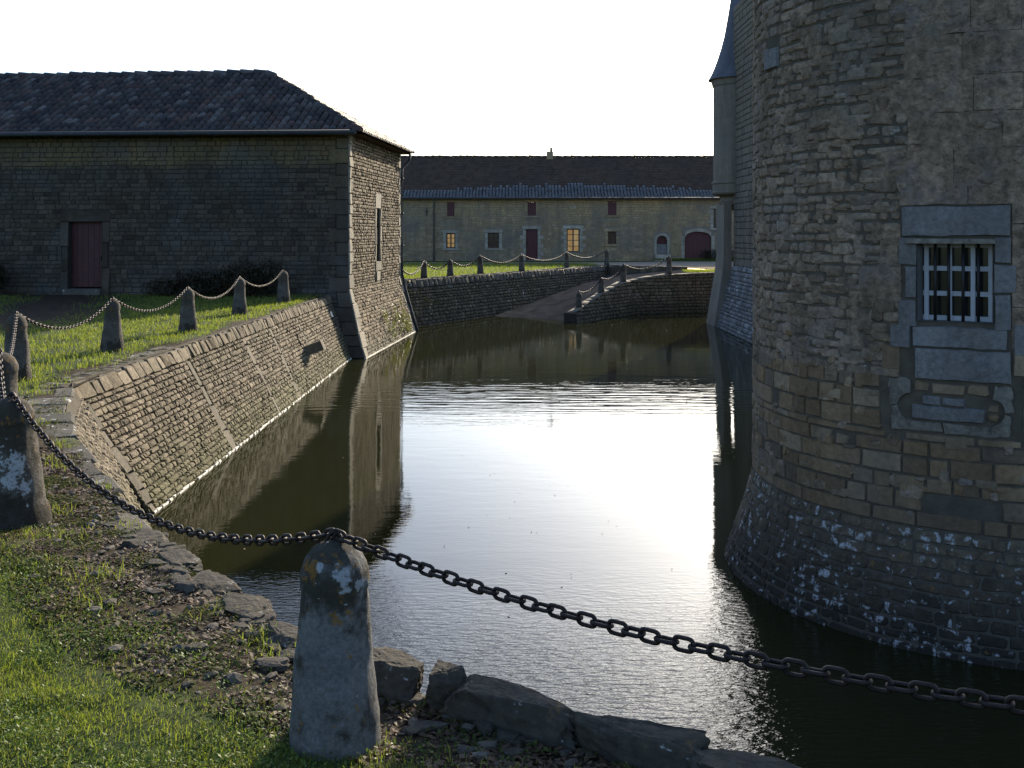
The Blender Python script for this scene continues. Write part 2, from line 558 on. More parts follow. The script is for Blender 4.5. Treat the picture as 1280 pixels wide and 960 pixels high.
M['dark'] = plain('dark_hollow', (.008, .008, .008), .9, spec=.05)  # near-black backing sheets: shade inside the openings is put into the colour
M['greydoor'] = plain('grey_wood', (.16, .155, .145), .8)
m, nt, b = nodes('lit_pane')
t = NT(nt)
cc = t.ramp(t.noise(3.5, 3), [(.3, (.75, .42, .13)), (.7, (.95, .72, .36))])
t.link(cc, b.inputs['Emission Color'])
b.inputs['Emission Strength'].default_value = .15  # no lamp behind: daylight in the panes is put in as emission
b.inputs['Base Color'].default_value = (.02, .02, .02, 1)
b.inputs['Roughness'].default_value = .15
M['lit'] = m
M['crust'] = plain('lime_crust', (.58, .55, .47), .8, var=.45, vs=14)
M['lawn'] = ground_mat('lawn_soil', (.035, .055, .012), (.05, .065, .018), (.055, .04, .024), True)
M['court'] = ground_mat('lawn_far_soil', (.05, .075, .015), (.06, .08, .02), (.1, .08, .05))
M['gravel'] = ground_mat('pale_gravel', (.27, .215, .155), (.33, .27, .20), (.3, .25, .2), bump=.5, bs=60, spec=0)
M['ramp'] = ground_mat('ramp_earth', (.026, .028, .031), (.046, .048, .05), (.2, .2, .15), bump=.9, bs=9, spec=0)  # dark colour stands in for shade over the ramp
M['grass'] = leaf_mat('grass_blade', [(.115, .16, .026), (.155, .20, .034), (.20, .23, .048), (.125, .175, .028), (.22, .21, .075)], .58)
M['clover'] = leaf_mat('clover_leaf', [(.08, .135, .025), (.115, .18, .036), (.15, .20, .045)], .45, rough=.5, spec=.2)
M['weed'] = leaf_mat('weed_leaf', [(.05, .07, .02), (.08, .10, .03), (.11, .12, .04), (.06, .05, .025)], .4, rough=.7, spec=.08)
M['litter'] = leaf_mat('leaf_litter', [(.04, .024, .012), (.075, .042, .02), (.11, .068, .03), (.03, .022, .014)], .1, rough=.7)
M['shrub'] = leaf_mat('shrub_leaf', [(.03, .022, .014), (.05, .036, .02), (.03, .036, .016), (.07, .045, .025)], .2, rough=.5)
M['fern'] = leaf_mat('wall_fern', [(.10, .13, .03), (.16, .17, .05), (.13, .14, .04)], .45)
M['rock'] = stone_mat('bank_rock', [(0.064, 0.056, 0.044), (0.08, 0.07, 0.056), (0.052, 0.046, 0.036)], dark=(.05, .045, .03), stain=.7, stain_scale=6, lichen=.35, lichen_scale=14, orange=.25, bump=.9, bscale=30, var=.6)
M['pebble'] = stone_mat('loose_pebble', [(0.0715, 0.0605, 0.044), (0.121, 0.105, 0.0825), (0.165, 0.149, 0.127), (0.0495, 0.0413, 0.0303)], dark=(.06, .05, .035), stain=.5, stain_scale=9, bump=.5)

# ------------------------------------------------------------------ water
m, nt, b = nodes('moat_water')
t = NT(nt)
b.inputs['Base Color'].default_value = (.0155, .016, .005, 1)
b.inputs['Roughness'].default_value = .015
b.inputs['IOR'].default_value = 1.333
big = t.noise(.55, 3, .5, stretch=(.6, 1.6, 1))
mid = t.noise(2.6, 3, .5, stretch=(.8, 2.0, 1))
fine = t.noise(13, 3, .55, stretch=(.6, 1.6, 1))
yy = t.z()[1]
near = t.step(yy, 10.5, 4.5)          # a breeze ripples the near end ...
band = t.math('MULTIPLY', t.step(yy, 18.6, 20.0), t.step(yy, 25.0, 21.5))     # ... and a light breath crosses the moat further out
long = t.noise(1.5, 2, .5, stretch=(.45, 3.2, 1))
h = t.math('MULTIPLY', fine, t.math('ADD', t.math('MULTIPLY', near, .022), .0005))
h = t.math('ADD', h, t.math('MULTIPLY', mid, t.math('ADD', t.math('MULTIPLY', near, .009), .0012)))
h = t.math('ADD', h, t.math('MULTIPLY', long, t.math('MULTIPLY', band, .012)))
h = t.math('ADD', h, t.math('MULTIPLY', big, .004))
t.link(t.bump(h, 1.0, 1.0), b.inputs['Normal'])
M['water'] = m
mb = MB()
mb.quad((-30, -12, 0), (70, -12, 0), (70, 56, 0), (-30, 56, 0))
tag(mb.build('water', M['water'], smooth=False), kind='structure')

# ------------------------------------------------------------------ near bank and lawn
# bank edge, from behind the camera to the moat corner, then along the long moat wall: (x, y, z)
EDGE = [(16, -9, 1.66), (9, -2.6, 1.66), (4, 1.0, 1.66), (2.0, 2.5, 1.66), (.79, 3.25, 1.66), (.22, 3.54, 1.66), (-.33, 3.89, 1.66), (-.94, 4.44, 1.65),
        (-1.55, 5.25, 1.63), (-2.22, 6.2, 1.60), (-2.52, 6.75, 1.58), (-2.95, 7.5, 1.58), (-3.38, 8.2, 1.60), (-3.9, 9.1, 1.62), (-4.4, 10.1, 1.66), (-4.88, 11.35, 1.70), (-5.0, 12.5, 1.70), (-5.0, 28.6, 1.70)]


def edge_at(y):
    for (x0, y0, z0), (x1, y1, z1) in zip(EDGE, EDGE[1:]):
        if y0 <= y <= y1:
            k = (y - y0) / (y1 - y0)
            return x0 + (x1 - x0) * k, z0 + (z1 - z0) * k
    return (EDGE[0][0], EDGE[0][2]) if y < EDGE[0][1] else (EDGE[-1][0], EDGE[-1][2])


def lawn_z(x, y):
    ex, ez = edge_at(y)
    s = max(0, ex - x)
    k = min(1, s / .8)
    zz = ez * (1 - k) + 1.69 * k
    w = .025 * noise.noise(Vector((x * 1.3, y * 1.3, 0))) + .016 * noise.noise(Vector((x * 4, y * 4, 5))) + .010 * noise.noise(Vector((x * 9, y * 9, 15)))
    zz += w * min(1, s / .3)
    return zz - .03


def dirt_at(x, y):
    ex, _ = edge_at(y)
    s = ex - x
    wob = .25 * noise.noise(Vector((x * .9, y * .9, 3))) + .12 * noise.noise(Vector((x * 3, y * 3, 9)))
    wid = .92 if y < 7 else (.92 - .2 * (y - 7) / 4 - .2 * (y - 7) / 4 if y < 11 else .42 if y < 16 else .2)
    d = max(0, min(1, 1.4 - (s + wob) / wid * .9))
    # trodden path to the barn door
    px = -9.8 - (y - 20) * .27 + .8 * noise.noise(Vector((0, y * .3, 2)))
    if y > 17:
        d = max(d, min(1, max(0, 1.25 - abs(x - px) / 1.9)) * min(1, (y - 17) / 2.5))
    return d


ys = lin(-12, 2, 14)[:-1] + lin(2, 8, 90)[:-1] + lin(8, 14, 60)[:-1] + lin(14, 28.6, 70)
ss = lin(0, 3.2, 56) + [3.7, 4.3, 5, 6, 7, 8, 9.5, 11, 13, 16, 20, 30, 55]
_ss = [0, .04, .1, .16, .22, .29, .36, .44, .52, .6, .7, .8, .92, 1.05, 1.2, 1.4, 1.6, 1.85, 2.1, 2.4, 2.8, 3.2, 3.7, 4.3, 5, 6, 7, 8, 9.5, 11, 13, 16, 20, 30, 55]
vs, fs, dv = [], [], []
for y in ys:
    ex, ez = edge_at(y)
    for s in ss:
        x = ex - s
        vs.append((x, y, lawn_z(x, y)))
        dv.append(dirt_at(x, y))
n = len(ss)
for j in range(len(ys) - 1):
    for i in range(n - 1):
        fs.append((j * n + i, (j + 1) * n + i, (j + 1) * n + i + 1, j * n + i + 1))
me = bpy.data.meshes.new('lawn')
me.from_pydata(vs, [], [f[::-1] for f in fs])
at = me.attributes.new('dirt', 'FLOAT', 'POINT')
at.data.foreach_set('value', dv)
me.polygons.foreach_set('use_smooth', [True] * len(fs))
me.materials.append(M['lawn'])
me.update()
o = bpy.data.objects.new('lawn', me)
C.objects.link(o)
tag(o, kind='structure')

# land beyond: behind the barn, courtyard, right bank, horizon
mb = MB()
mb.quad((-60, 28.6, 1.6), (-5.0, 28.6, 1.6), (-4.6, 36, 1.6), (-60, 36, 1.6))
mb.quad((-60, 64, 1.6), (60, 64, 1.6), (900, 1500, 1.6), (-900, 1500, 1.6))
mb.quad((-60, -12, 1.6), (-60, 64, 1.6), (-900, 1500, 1.6), (-900, -600, 1.6))
mb.quad((60, -12, 1.6), (900, -600, 1.6), (900, 1500, 1.6), (60, 64, 1.6))
mb.quad((-60, -12, 1.6), (-900, -600, 1.6), (900, -600, 1.6), (60, -12, 1.6))
mb.quad((18, -12, 1.6), (60, -12, 1.6), (60, 44.6, 1.6), (18, 44.6, 1.6))
tag(mb.build('ground', M['court'], smooth=False), kind='structure')
FW0, FWS = (-4.65, 35.4), .54      # top line of the far moat wall: x = FW0x + FWS*(y-FW0y)
fwx = lambda y: FW0[0] + FWS * (y - FW0[1])
mb = MB()
pts = [(-60, 35.6), (-4.55, 35.6), (fwx(42), 42), (fwx(53), 53), (6.4, 51.3), (8.6, 50.2), (9.6, 47.5), (9.3, 44.9), (60, 44.9), (60, 64), (-60, 64)]
mb.add([(x, y, 1.64) for x, y in pts], [tuple(range(len(pts)))])
tag(mb.build('courtyard_lawn', M['court'], smooth=False), kind='structure')
mb = MB()
pts = [(5.5, 52.4), (6.4, 51.3), (8.6, 50.2), (9.6, 47.5), (12, 46.4), (40, 46.6), (40, 60.2), (10, 60.6), (5, 59.0), (-3, 58.6), (-30, 58.2), (-30, 56.6), (-3, 57.0), (3.5, 57.0)]
mb.add([(x, y, 1.66) for x, y in pts], [tuple(range(len(pts)))])
tag(mb.build('gravel_path', M['gravel'], smooth=False), kind='structure')

# ramp into the water
mb = MB()
Lf = [(-1.2, 40.4, -.12), (-.35, 42.0, .08), (.65, 43.9, .31), (2.5, 47.3, .74), (4.1, 50.4, 1.04), (5.0, 52.3, 1.2), (6.4, 51.2, 1.35), (8.6, 50.1, 1.6)]
Rt = [(2.3, 38.6, -.12), (2.75, 39.35, .1), (3.3, 40.2, .5), (4.2, 41.7, .95), (4.9, 42.8, 1.2), (6.2, 43.55, 1.42), (7.4, 44.1, 1.55), (9.4, 45.0, 1.62)]
nn = 14
b0 = []
for (a, c) in zip(Lf, Rt):
    for k in range(nn + 1):
        q = k / nn
        x, y = a[0] + (c[0] - a[0]) * q, a[1] + (c[1] - a[1]) * q
        z = a[2] + (c[2] - a[2]) * q + .05 * noise.noise(Vector((x, y, 1)))
        b0.append((x, y, z))
mb.add(b0, [(j * (nn + 1) + i, j * (nn + 1) + i + 1, (j + 1) * (nn + 1) + i + 1, (j + 1) * (nn + 1) + i) for j in range(len(Lf) - 1) for i in range(nn)])
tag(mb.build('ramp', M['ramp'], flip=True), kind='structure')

# ------------------------------------------------------------------ long moat wall (left)
LW_T, LW_B, LW_H = -5.0, -4.35, 1.7


def f_moat(u, v, d):
    y = u + .9 * (1 - v / LW_H) * (1 - (u - 11.4) / 17.2)
    x = LW_B + (LW_T - LW_B) * v / LW_H
    w = .02 * noise.noise(Vector((u * .6, v * 1.2, 0)))
    return (x + (d + w) * .934, y, v + d * .356)


root = thing('moat_wall', 'sunlit battered rubble wall running along the left side of the moat under the lawn', 'retaining wall', (LW_T, 20, 0))
mb = MB()
U0, U1 = 11.4, 28.4
seams = [(11.55, .20), (15.35, .22), (18.6, .16), (20.6, .18), (23.2, .14)]
holes = [(22.5, 22.6, .85, 1.2), (27.1, 27.22, .86, 1.14)]
sheet(mb, f_moat, lin(U0, U1, 40), lin(-.3, LW_H, 10), holes, -.02, 1)
opens = [(c - w / 2, c + w / 2, -1, 1.46) for c, w in seams] + holes
courses(mb, f_moat, U0, U1, -.05, 1.46, .072, .108, .022, opens, True, .0035, .009, .010, keep=lambda u, v: u < 18.5)
courses(mb, f_moat, U0, U1, -.05, 1.46, .078, .12, .022, opens, True, .0035, .009, .010, keep=lambda u, v: u >= 18.5)
for h_ in holes:
    reveal(mb, f_moat, h_, 0, -.3, 1)
    plank(mb, f_moat, h_, -.32, .02, 3)
for c, w in seams:
    v = -.05
    while v < 1.45:
        h = min(R.uniform(.16, .42), 1.46 - v)
        ww = w * R.uniform(.75, 1.45)
        mb.stone(f_moat, c - ww / 2, c + ww / 2, v, v + h, .016, .007, .006, .012, False, 2)
        v += h
mb.build('wall_face', [M['moat'], M['mortar'], M['slab'], M['dark']], root, smooth=False)
mb = MB()
u = U0
while u < U1:
    far_ = u > 15.3
    w = R.uniform(.10, .2) if far_ else R.uniform(.17, .36)
    w = min(w, U1 - u) if U1 - u > .1 else .1
    mb.stone(f_moat, u, u + w, 1.46, LW_H - .03 + R.uniform(-.03, .025), R.uniform(.015, .04), .005, .014, .012, True)
    u += w


def f_mtop(u, v, d):
    return (LW_T - .02 - v, u, LW_H - .045 + d + .015 * noise.noise(Vector((u * 2, v * 3, 4))))


courses(mb, f_mtop, U0 - .05, 15.5, -.04, .34, .22, .30, .016, (), True, .006, .03, .02, 1)
courses(mb, f_mtop, 15.5, U1, -.04, .12, .16, .22, .012, (), True, .006, .02, .02, 1)
mb.build('coping', [M['moat'], M['cope']], root, smooth=False)
mb = MB()
mb.box((22.75, .62, -.1), (23.02, .83, .40), 0, f_moat)
mb.build('corbel_stone', M['slab'], root, smooth=False)
mb = MB()
mb.box((26.98, 1.14, -.02), (27.22, 1.28, .03), 0, f_moat)
mb.build('pale_lintel', M['crust'], root, smooth=False)
mb = MB()
for i in range(60):
    a, b_ = U0 + i * .285, U0 + (i + 1) * .285
    for q in range(3):
        if R.random() < .82:
            mb.box((a + q * .095, -.02, .0), (a + q * .095 + .095, R.uniform(.002, .02), R.uniform(.02, .042)), 0, f_moat)
mb.build('waterline_crust', M['crust'], root, smooth=False)  # pale broken strip along the waterline

# ------------------------------------------------------------------ near bank wall (curving from the corner to the foreground)
root = thing('bank_wall', 'low curved stone bank edge running from the moat corner to the foreground, paved on top', 'retaining wall', (-2.5, 6.7, 0))
P = [Vector(p) for p in EDGE[3:16]][::-1]
cum = [0]
for a, b_ in zip(P, P[1:]):
    cum.append(cum[-1] + (b_ - a).length)


def nrm_at(i):
    a, b_ = P[max(0, i - 1)], P[min(len(P) - 1, i + 1)]
    t_ = (b_ - a)
    t_.z = 0
    t_.normalize()
    n_ = Vector((-t_.y, t_.x, 0))
    return n_ if n_.dot(Vector((1, .6, 0))) > 0 else -n_


NR = [nrm_at(i) for i in range(len(P))]
OUT = .82


def f_bank(u, v, d):
    i = 0
    while i < len(P) - 2 and cum[i + 1] < u:
        i += 1
    k = (u - cum[i]) / (cum[i + 1] - cum[i])
    p = P[i].lerp(P[i + 1], k)
    n_ = NR[i].lerp(NR[i + 1], k)
    v = min(v, p.z - .02)
    q = v / p.z
    off = OUT * (1 - q) * (1.0 if u > .6 else 1.0)
    off = off if u < 7 else off * .6
    return (p.x + n_.x * (off + d), p.y + n_.y * (off + d), v + .3 * d)


mb = MB()
LB = cum[-1]
sheet(mb, f_bank, lin(-.45, LB, 44), lin(-.3, 1.7, 9), (), -.012, 1)
courses(mb, f_bank, -.4, LB, -.05, 1.52, .08, .13, .010, (), True, .006, .012, .022)
mb.build('wall_face', [M['moat'], M['mortar']], root, smooth=False)
mb = MB()


def f_btop(u, v, d):
    i = 0
    while i < len(P) - 2 and cum[i + 1] < u:
        i += 1
    k = (u - cum[i]) / (cum[i + 1] - cum[i])
    p = P[i].lerp(P[i + 1], k)
    n_ = NR[i].lerp(NR[i + 1], k)
    return (p.x - n_.x * v, p.y - n_.y * v, p.z - .03 + d + .03 * noise.noise(Vector((u * 1.4, v * 2.2, 8))))


# flat capping slabs near the corner, ragged narrow stones nearer
u = 0.0
while u < 5.6:
    w = R.uniform(.35, .8)
    v = -.05
    top = R.uniform(.5, .75)
    while v < top:
        h = min(R.uniform(.22, .5), top - v + .05)
        mb.stone(f_btop, u, u + w, v, v + h, .016, .006, .04, .03, True)
        v += h
    u += w
while u < LB:
    w = R.uniform(.2, .4)
    if u < 6.5:
        mb.stone(f_btop, u, u + w, -.04, R.uniform(.14, .26), .018, .008, .03, .03, True)
    u += w
mb.build('coping', M['cope'], root, smooth=False)

# ------------------------------------------------------------------ barn
TH = .085
G_ = Vector((math.sin(TH), math.cos(TH), 0))       # along the gable, away from the camera
L_ = Vector((-math.cos(TH), math.sin(TH), 0))      # along the long front, to the left
N_ = Vector((-4.45, 27.9, 0))
EAVE = 6.08
BL, BD = 20.0, 7.2


def flf(v): return .36 * max(0, 1 - v / 1.85)
def flg(v): return .52 * max(0, 1 - v / 1.85) ** 1.1


def f_bfront(u, v, d):
    p = N_ + L_ * u - G_ * (d + flf(v)) - L_ * (flg(v) * max(0, 1 - u))
    return (p.x, p.y, v)


def f_gable(u, v, d):
    p = N_ + G_ * u - L_ * (d + flg(v)) - G_ * (flf(v) * max(0, 1 - u))
    return (p.x, p.y, v)


root = thing('barn', 'long stone barn with hipped clay tile roof rising straight from the moat on the left', 'barn', (N_.x, N_.y, 0))
door = (6.98, 7.95, 1.80, 3.68)
mb = MB()
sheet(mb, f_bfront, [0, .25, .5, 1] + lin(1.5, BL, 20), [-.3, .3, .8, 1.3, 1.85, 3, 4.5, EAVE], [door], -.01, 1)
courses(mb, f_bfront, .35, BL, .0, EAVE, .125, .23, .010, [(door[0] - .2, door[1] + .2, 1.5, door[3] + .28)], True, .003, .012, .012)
reveal(mb, f_bfront, door, 0, -.3, 1)
v = 0
k = 0
while v < EAVE - .05:                                # corner stones
    h = min(R.uniform(.28, .42), EAVE - v)
    w = .55 if k % 2 else .34
    mb.stone(f_bfront, 0, w, v, v + h, .03, .006, .004, .01, False, 0)
    v += h
    k += 1
for (a, b_, c, e) in ((door[1], door[1] + .24, 1.5, 2.3), (door[1], door[1] + .18, 2.3, 3.0), (door[1], door[1] + .24, 3.0, 3.68), (door[0] - .24, door[0], 1.5, 2.4),
                      (door[0] - .18, door[0], 2.4, 3.1), (door[0] - .24, door[0], 3.1, 3.68), (door[0] - .26, door[1] + .26, 3.68, 3.98)):
    mb.stone(f_bfront, a, b_, c, e, .035, .006, .004, .012, False, 2)
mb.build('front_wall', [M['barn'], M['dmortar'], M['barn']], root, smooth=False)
slit = (3.40, 3.92, 2.5, 4.12)
mb = MB()
sheet(mb, f_gable, [0, .5, 1] + lin(1.5, BD, 12), [-.3, .2, .5, .9, 1.3, 1.85, 3, 4.5, EAVE], [slit], -.015, 1)
courses(mb, f_gable, .22, BD - .2, .0, EAVE, .088, .16, .03, [(slit[0] - .2, slit[1] + .2, 1.9, 4.42)], True, .004, .010, .012)
reveal(mb, f_gable, slit, 0, -.35, 1)  # darker mortar on the slit's sides stands in for their shade
plank(mb, f_gable, slit, -.4, .02, 3)
for side in (0, 1):
    v, k = 0, 0
    while v < EAVE - .05:
        h = min(R.uniform(.26, .42), EAVE - v)
        w = (.42 if k % 2 else .26) * (1 if side == 0 else .8)
        a, b_ = (0, w) if side == 0 else (BD - w, BD)
        mb.stone(f_gable, a, b_, v, v + h, .04, .006, .004, .01, False, 2)
        v += h
        k += 1
for (a, b_, c, e) in ((slit[1], slit[1] + .16, 2.5, 3.1), (slit[1], slit[1] + .22, 3.1, 3.6), (slit[1], slit[1] + .15, 3.6, 4.12), (slit[0] - .2, slit[0], 2.5, 3.0),
                      (slit[0] - .15, slit[0], 3.0, 3.55), (slit[0] - .2, slit[0], 3.55, 4.12), (slit[0] - .1, slit[1] + .1, 4.12, 4.6), (slit[0] - .05, slit[1] + .12, 2.2, 2.5), (slit[0] - .02, slit[1] + .05, 1.9, 2.2)):
    mb.stone(f_gable, a, b_, c, e, .04, .006, .004, .01, False, 2)
mb.build('gable_wall', [M['gable'], M['mortar'], M['quoin'], M['dark']], root, flip=True, smooth=False)
mb = MB()
for p_ in ((N_ + L_ * BL, N_ + L_ * BL + G_ * BD), (N_ + L_ * BL + G_ * BD, N_ + G_ * BD)):
    a, b_ = p_
    mb.quad((a.x, a.y, 0), (b_.x, b_.y, 0), (b_.x, b_.y, EAVE), (a.x, a.y, EAVE))
mb.build('rear_wall', M['barn'], root)
for i in range(30):
    pass
mb = MB()
for i in range(41):
    pass
mb = MB()
for i in range(int(BD / .3)):
    a, b_ = i * .3, (i + 1) * .3
    mb.box((a, -.02, .0), (b_, .012 + R.uniform(0, .010), .035 + R.uniform(0, .012)), 0, f_gable)
mb.build('waterline_crust', M['crust'], root, smooth=False)  # pale strip along the gable's waterline
mb = MB()
w_ = (door[1] - door[0]) / 6
for i in range(6):
    mb.box((door[0] + i * w_ + .004, door[2] + .06, -.22), (door[0] + (i + 1) * w_ - .004, door[3], -.18), 0, f_bfront)
dr = mb.build('door', M['red'], root, smooth=False)
mb = MB()
mb.box((door[0] + .1, 2.6, -.18), (door[0] + .13, 2.72, -.14), 0, f_bfront)
mb.build('handle', M['bar_iron'], dr, smooth=False)
mb = MB()
mb.box((door[0] - .05, 1.55, -.25), (door[1] + .05, 1.82, .22), 0, f_bfront)
mb.build('doorstep', M['cope'], root, smooth=False)


def tiles(mb, O, a, s, n, pmax, qmax, inside, cw=.21, ex=.33, r=.095, mi=0, jit=.012):
    q = 0.0
    while q < qmax:
        p = 0.0
        while p < pmax:
            if inside(p + cw / 2, q + ex * .5):
                j = [R.uniform(-jit, jit) for _ in range(5)]
                vs = []
                for (qq, rr, up) in ((q - .03 + j[0], r + .008, .04 + j[1] * .5), (q + ex + .03, r - .012, .012)):
                    for k in range(6):
                        an = math.pi * k / 5
                        vs.append(O + a * (p + cw / 2 + j[2] - rr * math.cos(an)) + s * qq + n * (up + rr * .75 * math.sin(an)))
                fs = [(k, k + 1, 7 + k, 6 + k) for k in range(5)]
                fs.append((5, 4, 3, 2, 1, 0))
                mb.add(vs, fs, mi)
            p += cw
        q += ex


OV = .36
RZ, AP = 8.3, 3.45                   # ridge height, distance of the hip's apex from the gable
e0 = N_ - L_ * OV - G_ * OV + Vector((0, 0, EAVE + .02))          # near eave corner
half = BD / 2 + OV
rise = RZ - EAVE - .02
s1 = (G_ * half + Vector((0, 0, rise)))
q1 = s1.length
s1.normalize()
n1 = L_.cross(s1)
n1 = n1 if n1.z > 0 else -n1
apx = AP + OV
mb = MB()
mb.add([e0, e0 + L_ * (BL + OV), e0 + L_ * (BL + OV) + s1 * q1, e0 + L_ * apx + s1 * q1], [(0, 1, 2, 3)], 1)
tiles(mb, e0, L_, s1, n1, BL + OV, q1 - .1, lambda p, q: p > apx * q / q1 and p < BL + OV)
s2 = (L_ * apx + Vector((0, 0, rise)))
q2 = s2.length
s2.normalize()
n2 = G_.cross(s2)
n2 = n2 if n2.z > 0 else -n2
mb.add([e0, e0 + G_ * 2 * half, e0 + G_ * half + s2 * q2], [(0, 1, 2)], 1)
tiles(mb, e0, G_, s2, n2, 2 * half, q2 - .1, lambda p, q: half * q / q2 < p < 2 * half - half * q / q2)
e3 = e0 + G_ * 2 * half
mb.add([e3, e3 + L_ * (BL + OV), e0 + L_ * (BL + OV) + s1 * q1, e0 + L_ * apx + s1 * q1], [(3, 2, 1, 0)], 1)
ap = e0 + L_ * apx + s1 * q1


def ridge(mb, A, B, r=.13, L=.42):
    d_ = B - A
    n_ = int(d_.length / L)
    for i in range(n_):
        a, b_ = A + d_ * (i / n_), A + d_ * ((i + 1.12) / n_)
        t_ = d_.normalized()
        sd = t_.cross(Vector((0, 0, 1))).normalized()
        up = sd.cross(t_)
        vs = []
        j = R.uniform(-.015, .015)
        for (p, rr, l_) in ((a, r + .015, .02 + j), (b_, r - .015, .0 + j)):
            for k in range(7):
                an = math.pi * k / 6
                vs.append(p + sd * rr * math.cos(an) + up * (rr * math.sin(an) + l_))
        mb.add(vs, [(k, k + 1, 8 + k, 7 + k) for k in range(6)] + [(6, 5, 4, 3, 2, 1, 0)], 0)


ridge(mb, e0 + L_ * (BL + OV) + s1 * q1, ap)
ridge(mb, e0, ap)
ridge(mb, e3, ap)
# boarded soffit under the eaves
for (A, B, off) in ((e0, e0 + L_ * (BL + OV), G_ * (OV + .02)), (e0, e3, L_ * (OV + .02))):
    mb.quad(A + Vector((0, 0, -.03)), B + Vector((0, 0, -.03)), B + off + Vector((0, 0, -.03)), A + off + Vector((0, 0, -.03)), 1)
mb.build('roof', [M['tile'], M['rtile']], root, smooth=True)
mb = MB()
gz = EAVE + .0
ga = N_ - G_ * (OV + .1) - L_ * (OV - .05)
gb = N_ - G_ * (OV + .1) + L_ * BL
mb.tube([(ga.x, ga.y, gz), (gb.x, gb.y, gz + .03)], .065, 8)
for i in range(22):
    q = ga + L_ * (.3 + i * .9)
    mb.box((q.x - .015, q.y, gz - .08), (q.x + .015, q.y + .14, gz + .09))
mb.build('gutter', M['zinc'], root)
mb = MB()
fc = N_ + G_ * (BD + .06) - L_ * .06
pp = [(fc + G_ * .15 - L_ * .26 + Vector((0, 0, EAVE - .02))), (fc + G_ * .1 - L_ * .22 + Vector((0, 0, EAVE - .25))), (fc + Vector((0, 0, EAVE - .5)))]
pp += [fc + Vector((0, 0, 1.95))]
for v in (1.5, 1.0, .5, -.1):
    pp.append(fc - L_ * (flg(v) + .02) + Vector((0, 0, v)))
mb.tube(pp, .05, 8)
for z_ in (5.2, 4.0, 2.9, 1.9):
    mb.tube([(fc.x, fc.y, z_), (fc.x, fc.y, z_ + .06)], .065, 8)
mb.build('drainpipe', M['zinc'], root)

# ------------------------------------------------------------------ far moat wall, ramp wall
root = thing('far_moat_wall', 'dark far moat wall in shade below the courtyard lawn, between barn and ramp', 'retaining wall', (0, 44, 0))
FD = Vector((FWS, 1, 0)).normalized()
FN = Vector((FD.y, -FD.x, 0))
FWL = 20.2


def f_far(u, v, d):
    p = Vector((FW0[0], FW0[1], 0)) + FD * u + FN * (.45 * (1 - v / 1.62) + d)
    return (p.x, p.y, v)


mb = MB()
sheet(mb, f_far, lin(0, FWL, 20), lin(-.3, 1.6, 4), (), -.015, 1)
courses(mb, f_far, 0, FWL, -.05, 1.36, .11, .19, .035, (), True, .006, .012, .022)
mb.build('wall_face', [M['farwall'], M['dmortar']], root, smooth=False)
mb = MB()
u = 0
while u < FWL:
    w = min(R.uniform(.2, .42), FWL - u + .02)
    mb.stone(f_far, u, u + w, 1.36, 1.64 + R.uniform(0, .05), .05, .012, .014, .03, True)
    u += w


def f_ftop(u, v, d):
    p = Vector((FW0[0], FW0[1], 0)) + FD * u - FN * v
    return (p.x, p.y, 1.65 + d)


courses(mb, f_ftop, 0, FWL, -.05, .4, .22, .35, .03, (), True, .008, .02, .03)
mb.build('coping', M['cope'], root, smooth=False)

root = thing('ramp_wall', 'brown rubble wall holding the right side of the ramp and courtyard above the water', 'retaining wall', (5, 43, 0))
RW = [(2.28, 38.75, .32), (2.62, 39.2, .48), (3.1, 39.95, .72), (3.6, 40.75, .95), (4.5, 42.15, 1.28), (5.05, 43.0, 1.36), (5.9, 43.33, 1.48), (6.7, 43.65, 1.58), (7.7, 44.0, 1.64), (9.6, 44.6, 1.68), (19, 45.2, 1.68)]
RP = [Vector(p) for p in RW]
rc = [0]
for a, b_ in zip(RP, RP[1:]):
    rc.append(rc[-1] + (Vector((b_.x, b_.y)) - Vector((a.x, a.y))).length)


def f_rw(u, v, d):       # v is 0 at the water, 1 at the top
    i = 0
    while i < len(RP) - 2 and rc[i + 1] < u:
        i += 1
    k = (u - rc[i]) / (rc[i + 1] - rc[i])
    p = RP[i].lerp(RP[i + 1], k)
    n_ = Vector((.62, -.78, 0)) if u < rc[5] - .3 else Vector((.42, -.91, 0)).normalized()
    q = p + n_ * (.25 * (1 - v / max(.3, p.z)) + d)
    return (q.x, q.y, min(v, p.z + d))


mb = MB()
us_ = sorted(set(rc + lin(0, rc[-1], 24)))
for a, b_ in zip(us_, us_[1:]):
    ta, tb = f_rw(a, 9, 0)[2], f_rw(b_, 9, 0)[2]
    mb.quad(f_rw(a, -.3, -.02), f_rw(b_, -.3, -.02), f_rw(b_, tb, -.02), f_rw(a, ta, -.02), 1)


def topz(u):
    return f_rw(u, 9, 0)[2]


courses(mb, f_rw, 0, rc[-1] - 6, -.05, 1.7, .12, .22, .035, (), True, .006, .012, .022, keep=lambda u, v: v < topz(u) - .02)
# toe: end face towards the ramp
e = RP[0]
mb.quad((e.x + .15, e.y - .2, -.3), (e.x - .3, e.y + .22, -.3), (e.x - .3, e.y + .22, .32), (e.x + .15, e.y - .2, .32), 1)
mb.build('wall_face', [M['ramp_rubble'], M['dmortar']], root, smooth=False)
mb = MB()


def f_rtop(u, v, d):
    i = 0
    while i < len(RP) - 2 and rc[i + 1] < u:
        i += 1
    k = (u - rc[i]) / (rc[i + 1] - rc[i])
    p = RP[i].lerp(RP[i + 1], k)
    q = p + Vector((-.62, .78, 0)) * v
    return (q.x, q.y, p.z + d)


courses(mb, f_rtop, 0, rc[7], -.04, .36, .36, .5, .03, (), True, .006, .01, .02)
sheet(mb, f_rtop, us_, [0, .34], (), -.01)
mb.build('coping', M['slab'], root)
